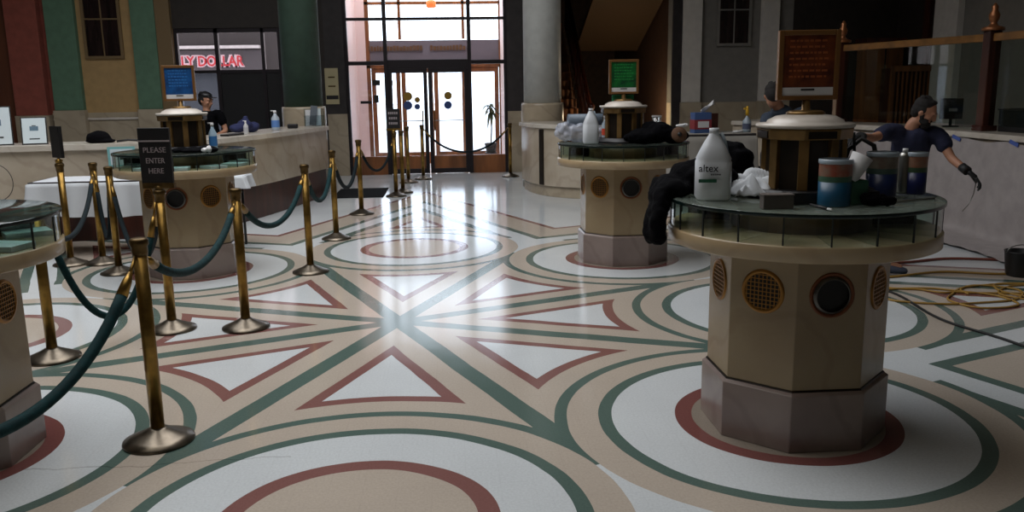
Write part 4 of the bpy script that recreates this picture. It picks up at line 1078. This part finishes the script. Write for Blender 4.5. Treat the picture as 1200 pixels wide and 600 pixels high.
# small notices on the door frame
for k, (u, v, w_, h_, lab) in enumerate(((441, 97, .07, .05, 'small black box on the left door frame, upper'), (457, 97, .05, .05, 'small black box beside the left door leaf, upper'), (429, 120, .10, .025, 'narrow black strip sign on the left door glass'), (441, 116, .045, .07, 'small grey notice on the left door glass'))):
    p = aty(u, v, Y + .04); tag(MB().box(-w_, w_, -.012, .0, -h_, h_).build('door_notice', M['board'] if k < 3 else M['seam'], None, p), lab, 'notice')
# ---- things on the desk by the left counter
lump('black_rag', [(0, 0, .015, .12, .1, .025), (.12, .0, .02, .1, .08, .03), (-.08, 0, .02, .1, .08, .02)], M['blackcloth'], None, (KL[0] + .14, KL[1] - .26, ZT), .008, (.03, .05), 'black rag lying around the foot of the cabinet on the left rear desk', 'rag')
p = on(245, 165, ZT); bottle('pale blue spray bottle on the left rear desk', KL[0] + .25, KL[1] + .0, ZT, .24, .035, (160, 184, 200), (60, 120, 180))
lump('tissue', [(0, 0, .02, .035, .03, .02), (.03, -.01, .03, .025, .02, .03)], M['white'], None, (KL[0] + .27, KL[1] - .33, ZT), .006, (.02, .02), 'white crumpled tissue on the left rear desk', 'tissue')
# papers inside the glass cases
for (kx, ky, nm) in ((KL[0], KL[1], 'left rear desk'), (KN[0], KN[1], 'desk cut by the left edge')):
    for k, (a, lab) in enumerate(((-115, 'on the left of'), (-80, 'in front in'), (-45, 'right of centre in'), (-12, 'at the right end of'), (35, 'at the back right of'))):
        T = Matrix.Rotation(math.radians(a), 4, 'Z')
        mb = MB().box(.36, .55, -.075, .075, 0, .022, T)
        tag(mb.build('paper_stack', mat('blank_forms', (222, 238, 242), .8), None, (kx, ky, .9565)), 'forms %s the case of the %s' % (lab, nm), 'papers', 'forms in the desk cases')
# ---- cords on the floor
def cord(name, lab, pts, r, mt, cat='cord'):
    L = smooth_line([Vector((p[0], p[1])) for p in pts], 8); base = L[0]
    tag(MB().tube([(p.x - base.x, p.y - base.y, r) for p in L], r, 8).build(name, mt, None, (base.x, base.y, .001)), lab, cat)
r2 = random.Random(11)
pts = [(3.3, .75)]
for k in range(10): pts.append((3.5 + k * .1, .62 - k * .05 + r2.uniform(-.08, .08)))
for k in range(34):
    a = k * .85; rr = .34 + .1 * math.sin(k * 1.3); pts.append((4.55 + .5 * math.sin(k * .19) + rr * 1.1 * math.cos(a), .15 + rr * .85 * math.sin(a)))
cord('extension_cord', 'yellow extension cord lying in loops on the floor right of the front desk', pts, .008, M['yellow'])
cord('extension_cord', 'straight run of yellow cord crossing the floor behind the loops', [(3.2, 1.0), (3.9, .82), (4.5, .95), (5.0, .8), (5.7, .95)], .010, M['yellow'])
cord('power_lead', 'brown cord on the floor beside the plastic sheet', [(3.6, 1.6), (4.3, 1.35), (4.9, 1.45), (5.6, 1.2)], .012, M['redcord'])
cord('black_cable', 'thin black cable crossing the floor to the right edge', [(2.9, 1.0), (3.5, .55), (3.74, .33), (3.68, -.42), (3.80, -.9), (3.95, -1.6), (4.4, -2.4)], .009, M['cable'], 'cable')
p = at(1203, 326, 0)
t = thing('bucket', 'dark bucket on the floor cut by the right edge', 'bucket', (p.x, p.y + .1, 0))
MB().lathe([(.09, 0), (.10, .01), (.12, .2), (.125, .21), (.115, .205), (.09, .015), (0, .012)], 28, cap=False).build('pail', M['board'], t); MB().tube([(.12 * math.cos(a * PI / 8), 0, .2 + .06 * math.sin(a * PI / 8)) for a in range(9)], .004, 6).build('handle', M['tubemetal'], t)

# ================================================================== PEOPLE
def head_mesh(c, s, yaw, pitch, roll=0):
    """adult head, height s, facing -Y before the turn"""
    def f(bm):
        mb = MB(); mb.bm.free(); mb.bm = bm
        T = Euler((pitch, roll, yaw), 'XYZ').to_matrix().to_4x4(); C = Vector(c)
        def B(x, y, z, rx, ry, rz_): mb.ball(C + (T @ Vector((x * s, y * s, z * s))), (rx * s, ry * s, rz_ * s), 12, T=T)
        B(0, .03, .10, .33, .40, .38); B(0, -.06, -.14, .27, .30, .32); B(0, -.18, -.36, .15, .14, .11)
        B(0, -.35, .08, .24, .08, .06); B(0, -.39, -.08, .05, .09, .14); B(0, -.44, -.15, .065, .07, .05)
        B(-.13, -.30, .0, .07, .06, .045); B(.13, -.30, .0, .07, .06, .045)
        B(0, -.345, -.26, .10, .05, .028); B(0, -.335, -.30, .09, .05, .03)
        B(-.33, .04, -.05, .04, .08, .12); B(.33, .04, -.05, .04, .08, .12)
        B(-.17, -.24, -.12, .10, .1, .09); B(.17, -.24, -.12, .10, .1, .09)
    return f
def face_bits(parent, c, s, yaw, pitch, roll=0, beard=False, cap=None, hair=True):
    T = Euler((pitch, roll, yaw), 'XYZ').to_matrix().to_4x4(); C = Vector(c)
    def P(x, y, z): return C + (T @ Vector((x * s, y * s, z * s)))
    def mk(name, bl, mt, vox=.006, noise=None):
        mb = MB()
        for x, y, z, rx, ry, rz_ in bl: mb.ball(P(x, y, z), (rx * s, ry * s, rz_ * s), 12, T=T)
        o = mb.build(name, mt, parent)
        r_ = o.modifiers.new('remesh', 'REMESH'); r_.mode = 'VOXEL'; r_.voxel_size = vox; r_.use_smooth_shade = True
        return o
    if hair: mk('hair', [(0, .08, .22, .345, .37, .31), (0, .20, .02, .325, .25, .34), (-.30, .04, .06, .05, .14, .16), (.30, .04, .06, .05, .14, .16), (0, -.13, .42, .23, .15, .07), (.1, .1, .5, .12, .14, .07), (-.12, .2, .46, .14, .14, .08)], M['hair'])
    if beard: mk('beard', [(0, -.24, -.38, .20, .17, .15), (-.20, -.15, -.27, .065, .17, .14), (.20, -.15, -.27, .065, .17, .14), (-.27, -.04, -.12, .035, .08, .14), (.27, -.04, -.12, .035, .08, .14), (0, -.37, -.215, .13, .04, .035), (0, -.22, -.48, .14, .12, .1)], M['hair'])
    mk('eyes', [(-.13, -.355, .0, .035, .02, .022), (.13, -.355, .0, .035, .02, .022)], M['txt'], .0025)
    mk('eyebrows', [(-.13, -.40, .085, .08, .03, .018), (.13, -.40, .085, .08, .03, .018)], M['hair'], .003)
    if cap:
        mk('cap', [(0, .03, .30, .37, .42, .24), (0, -.46, .22, .26, .26, .035)], cap, .006)
def arm_chain(sh, el, wr, r=(.052, .042, .027)):
    S_, E_, W_ = map(Vector, (sh, el, wr))
    return [(*S_, r[0]), (*S_.lerp(E_, .5), r[0] * .92), (*E_, r[1]), (*E_.lerp(W_, .35), r[1] * .98), (*W_, r[2])]
def hand(name, wr, fdir, palm, mt, parent, curl=.6, s=1.0, thumb=1):
    """five bent fingers on a palm; fdir finger direction, palm the way the palm looks"""
    W_ = Vector(wr); f = Vector(fdir).normalized(); n = Vector(palm).normalized(); n = (n - f * n.dot(f)).normalized(); sd = f.cross(n).normalized() * thumb
    ch = [[(*W_, .024 * s), (*(W_ + f * .035 * s), (.030 * s, .018 * s)), (*(W_ + f * .085 * s), (.034 * s, .015 * s))]]
    for k, (off, L) in enumerate(((-.027, .062), (-.009, .078), (.009, .072), (.027, .058))):
        b0 = W_ + f * .07 * s + sd * off * s; p = b0.copy(); pts = [(*p, .011 * s)]; a = 0
        for q, seg in enumerate((.5, .3, .25)):
            a += curl * (.5 if q == 0 else .9); d = f * math.cos(a) + n * math.sin(a)
            p = p + d * (L * seg * 1.2 + (.02 if q == 0 else 0)) * s; pts.append((*p, (.0095 - .001 * q) * s))
        ch.append(pts)
    b0 = W_ + f * .028 * s - sd * .02 * s
    ch.append([(*b0, .012 * s), (*(b0 + (f * .6 - sd * .8) * .035 * s + n * .01 * s), .011 * s), (*(b0 + (f * .9 - sd * .75) * .06 * s + n * .022 * s), .009 * s), (*(b0 + (f * 1.3 - sd * .55) * .068 * s + n * .035 * s), .008 * s)])
    return skin_obj(name, ch, mt, parent, sub=1)
def person(lab, J, head, shirt, hs=.235, beard=False, cap=None, hair=True, gloves=True, hl=None, hr=None):
    """J: joints dict in world coordinates"""
    V = {k: Vector(v) for k, v in J.items()}
    org = Vector(((V['footL'].x + V['footR'].x) / 2, (V['footL'].y + V['footR'].y) / 2, 0))
    root = thing('person', lab, 'person', org)
    for k in V: V[k] = V[k] - org
    hc = Vector(head[0]) - org
    L = lambda a, b_, t_: V[a].lerp(V[b_], t_)
    def ch(*a):      # chain of (point, radius)
        return [(*p, r_) for p, r_ in a]
    up = Vector((0, 0, 1))
    body_ch = [ch((V['pelvis'], (.12, .09)), (L('pelvis', 'chest', .45), (.10, .075)), (V['chest'], (.115, .08)), (V['chest'].lerp(V['neck'], .6), (.07, .06)), (V['neck'], .056), (V['neck'].lerp(hc, .6), .05))]
    for sd in 'LR':
        c0 = V['chest'].lerp(V['sh' + sd], .35)
        body_ch.append(ch((c0, .055), (V['sh' + sd], .05), (L('sh' + sd, 'el' + sd, .5), .046), (V['el' + sd], .039), (L('el' + sd, 'wr' + sd, .35), .038), (V['wr' + sd], .027)))
        body_ch.append(ch((V['pelvis'].lerp(V['hip' + sd], .6), .085), (V['hip' + sd], .085), (L('hip' + sd, 'kn' + sd, .5), .072), (V['kn' + sd], .055), (L('kn' + sd, 'an' + sd, .35), .053), (V['an' + sd], .036)))
        body_ch.append(ch((V['an' + sd] + up * .02, .034), (V['an' + sd].lerp(V['foot' + sd], .9), .03)))
    body = skin_obj('body', body_ch, M['skin'], root, sub=1, extra=[head_mesh(hc, hs, *head[1:])], voxel=.011)
    sc_ = [ch((V['pelvis'] - up * .03, (.165, .135)), (L('pelvis', 'chest', .5), (.16, .13)), (V['chest'], (.175, .14)), (V['chest'].lerp(V['neck'], .55), (.13, .11)), (V['chest'].lerp(V['neck'], .85), (.085, .08)))]
    for sd in 'LR':
        sc_.append(ch((V['chest'].lerp(V['sh' + sd], .4), .10), (V['sh' + sd], .08), (L('sh' + sd, 'el' + sd, .35), .072), (L('sh' + sd, 'el' + sd, .75), .066)))
    skin_obj('shirt', sc_, shirt, root, sub=2, voxel=.012, noise=(.016, .07))
    tc_ = []
    for sd in 'LR':
        tc_.append(ch((V['pelvis'].lerp(V['hip' + sd], .5) + up * .03, (.13, .12)), (V['hip' + sd], .105), (L('hip' + sd, 'kn' + sd, .5), .09), (V['kn' + sd], .072), (L('kn' + sd, 'an' + sd, 1.02), .058)))
    skin_obj('trousers', tc_, M['trouser'], root, sub=2, voxel=.014, noise=(.012, .08))
    for sd in 'LR':
        a_ = V['an' + sd]; f_ = V['foot' + sd]; d = (f_ - a_); d.z = 0; d.normalize(); a0 = Vector((a_.x, a_.y, .05))
        skin_obj('shoe', [[(*(a0 - d * .05), (.04, .045)), (*(a0 + d * .05), (.045, .045)), (*(a0 + d * .13 - Vector((0, 0, .01))), (.048, .035)), (*(a0 + d * .19 - Vector((0, 0, .02))), (.035, .025))]], M['shoe'], root)
    face_bits(root, hc, hs, *head[1:], beard=beard, cap=cap, hair=hair)
    for sd, h_ in (('L', hl), ('R', hr)):
        if h_: hand('glove' if gloves else 'hand', V['wr' + sd], h_[0], h_[1], M['glove'] if gloves else M['skin'], root, curl=h_[2], s=1.12, thumb=h_[3])
        d = (V['wr' + sd] - V['el' + sd]).normalized()
        if gloves and h_: MB().tube([V['wr' + sd] - d * .06, V['wr' + sd] + d * .01], .036, 14).build('glove_cuff', M['glove'], root)
    return root
WY = .95
hd_ = aty(1083, 131, WY - .05); shl = aty(1044, 155, WY + .02); shr = aty(1099, 157, WY - .02); elR = aty(1115, 186, WY - .15); wrR = aty(1133, 200, WY - .32)
elL = aty(1022, 162, WY - .12); wrL = aty(1008, 160, WY - .36)
person('bearded worker in a navy shirt and black gloves reaching out behind the tubs',
       dict(pelvis=(4.20, 1.06, .90), chest=((shl.x + shr.x) / 2, WY + .03, 1.13), neck=(hd_.x - .07, WY, 1.25), shL=(shl.x, shl.y, shl.z + .01), shR=(shr.x, shr.y, shr.z + .01),
            elL=elL, elR=elR, wrL=wrL, wrR=wrR, hipL=(4.11, 1.02, .87), hipR=(4.27, 1.10, .87), knL=(4.07, .96, .48), knR=(4.08, 1.16, .48), anL=(4.02, .99, .09), anR=(3.84, 1.32, .09), footL=(4.17, .92, .05), footR=(3.98, 1.24, .05)),
       (hd_, math.radians(52), math.radians(22), 0), M['navy'], beard=True, hs=.225,
       hl=((-.9, -.5, -.15), (0, -.2, -1), .7, 1), hr=((.75, -.35, -.6), (-.3, .2, -1), .7, -1))
st0 = wrR + Vector((.06, -.02, -.06))
tag(MB().tube([(0, 0, .02), (.01, 0, -.05), (.0, 0, -.12), (-.03, 0, -.2), (-.08, 0, -.26)], .004, 6).build('wire_strip', M['tubemetal'], None, st0), 'thin bent strip hanging from the worker right hand', 'strip')
PY = 2.3
h2 = aty(906, 112, PY)
person('person in a slate blue shirt bending down behind the amber poster',
       dict(pelvis=(h2.x + .22, PY + .35, .95), chest=(aty(922, 150, PY).x, PY + .08, aty(922, 146, PY).z), neck=(h2.x + .05, PY + .02, h2.z - .07), shL=(aty(899, 134, PY).x, PY, aty(899, 136, PY).z), shR=(aty(948, 134, PY).x, PY + .1, aty(950, 130, PY).z),
            elL=(aty(892, 190, PY).x, PY - .1, 1.08), elR=(aty(962, 175, PY).x, PY, 1.1), wrL=(aty(905, 200, PY).x, PY - .25, .98), wrR=(aty(955, 200, PY).x, PY - .2, .98),
            hipL=(h2.x + .12, PY + .35, .9), hipR=(h2.x + .32, PY + .35, .9), knL=(h2.x + .1, PY + .25, .48), knR=(h2.x + .34, PY + .25, .48), anL=(h2.x + .1, PY + .35, .09), anR=(h2.x + .34, PY + .35, .09), footL=(h2.x + .08, PY + .2, .05), footR=(h2.x + .34, PY + .2, .05)),
       (h2, math.radians(165), math.radians(20), 0), M['slate'], gloves=False, hl=((.2, -.8, -.5), (0, 0, -1), .5, 1), hr=((-.2, -.8, -.5), (0, 0, -1), .5, -1))
QY = 6.6
h3 = aty(241, 118, QY)
bx = aty(243, 140, QY).x
person('person in a dark cap and dark top standing behind the left counter',
       dict(pelvis=(bx + .05, QY, .92), chest=(bx, QY, 1.22), neck=(bx, QY, 1.36), shL=(bx - .17, QY, 1.32), shR=(bx + .17, QY, 1.30), elL=(bx - .24, QY - .05, 1.06), elR=(bx + .26, QY - .05, 1.05), wrL=(bx - .15, QY - .25, .98), wrR=(bx + .15, QY - .28, .98),
            hipL=(bx - .05, QY, .88), hipR=(bx + .15, QY, .88), knL=(bx - .06, QY - .02, .48), knR=(bx + .16, QY - .02, .48), anL=(bx - .06, QY + .04, .09), anR=(bx + .16, QY + .04, .09), footL=(bx - .06, QY - .1, .05), footR=(bx + .16, QY - .1, .05)),
       (h3, math.radians(70), math.radians(5), 0), M['blackcloth'], cap=M['board'], gloves=False, hl=((.2, -.9, -.2), (0, 0, -1), .4, 1), hr=((-.2, -.9, -.2), (0, 0, -1), .4, -1))
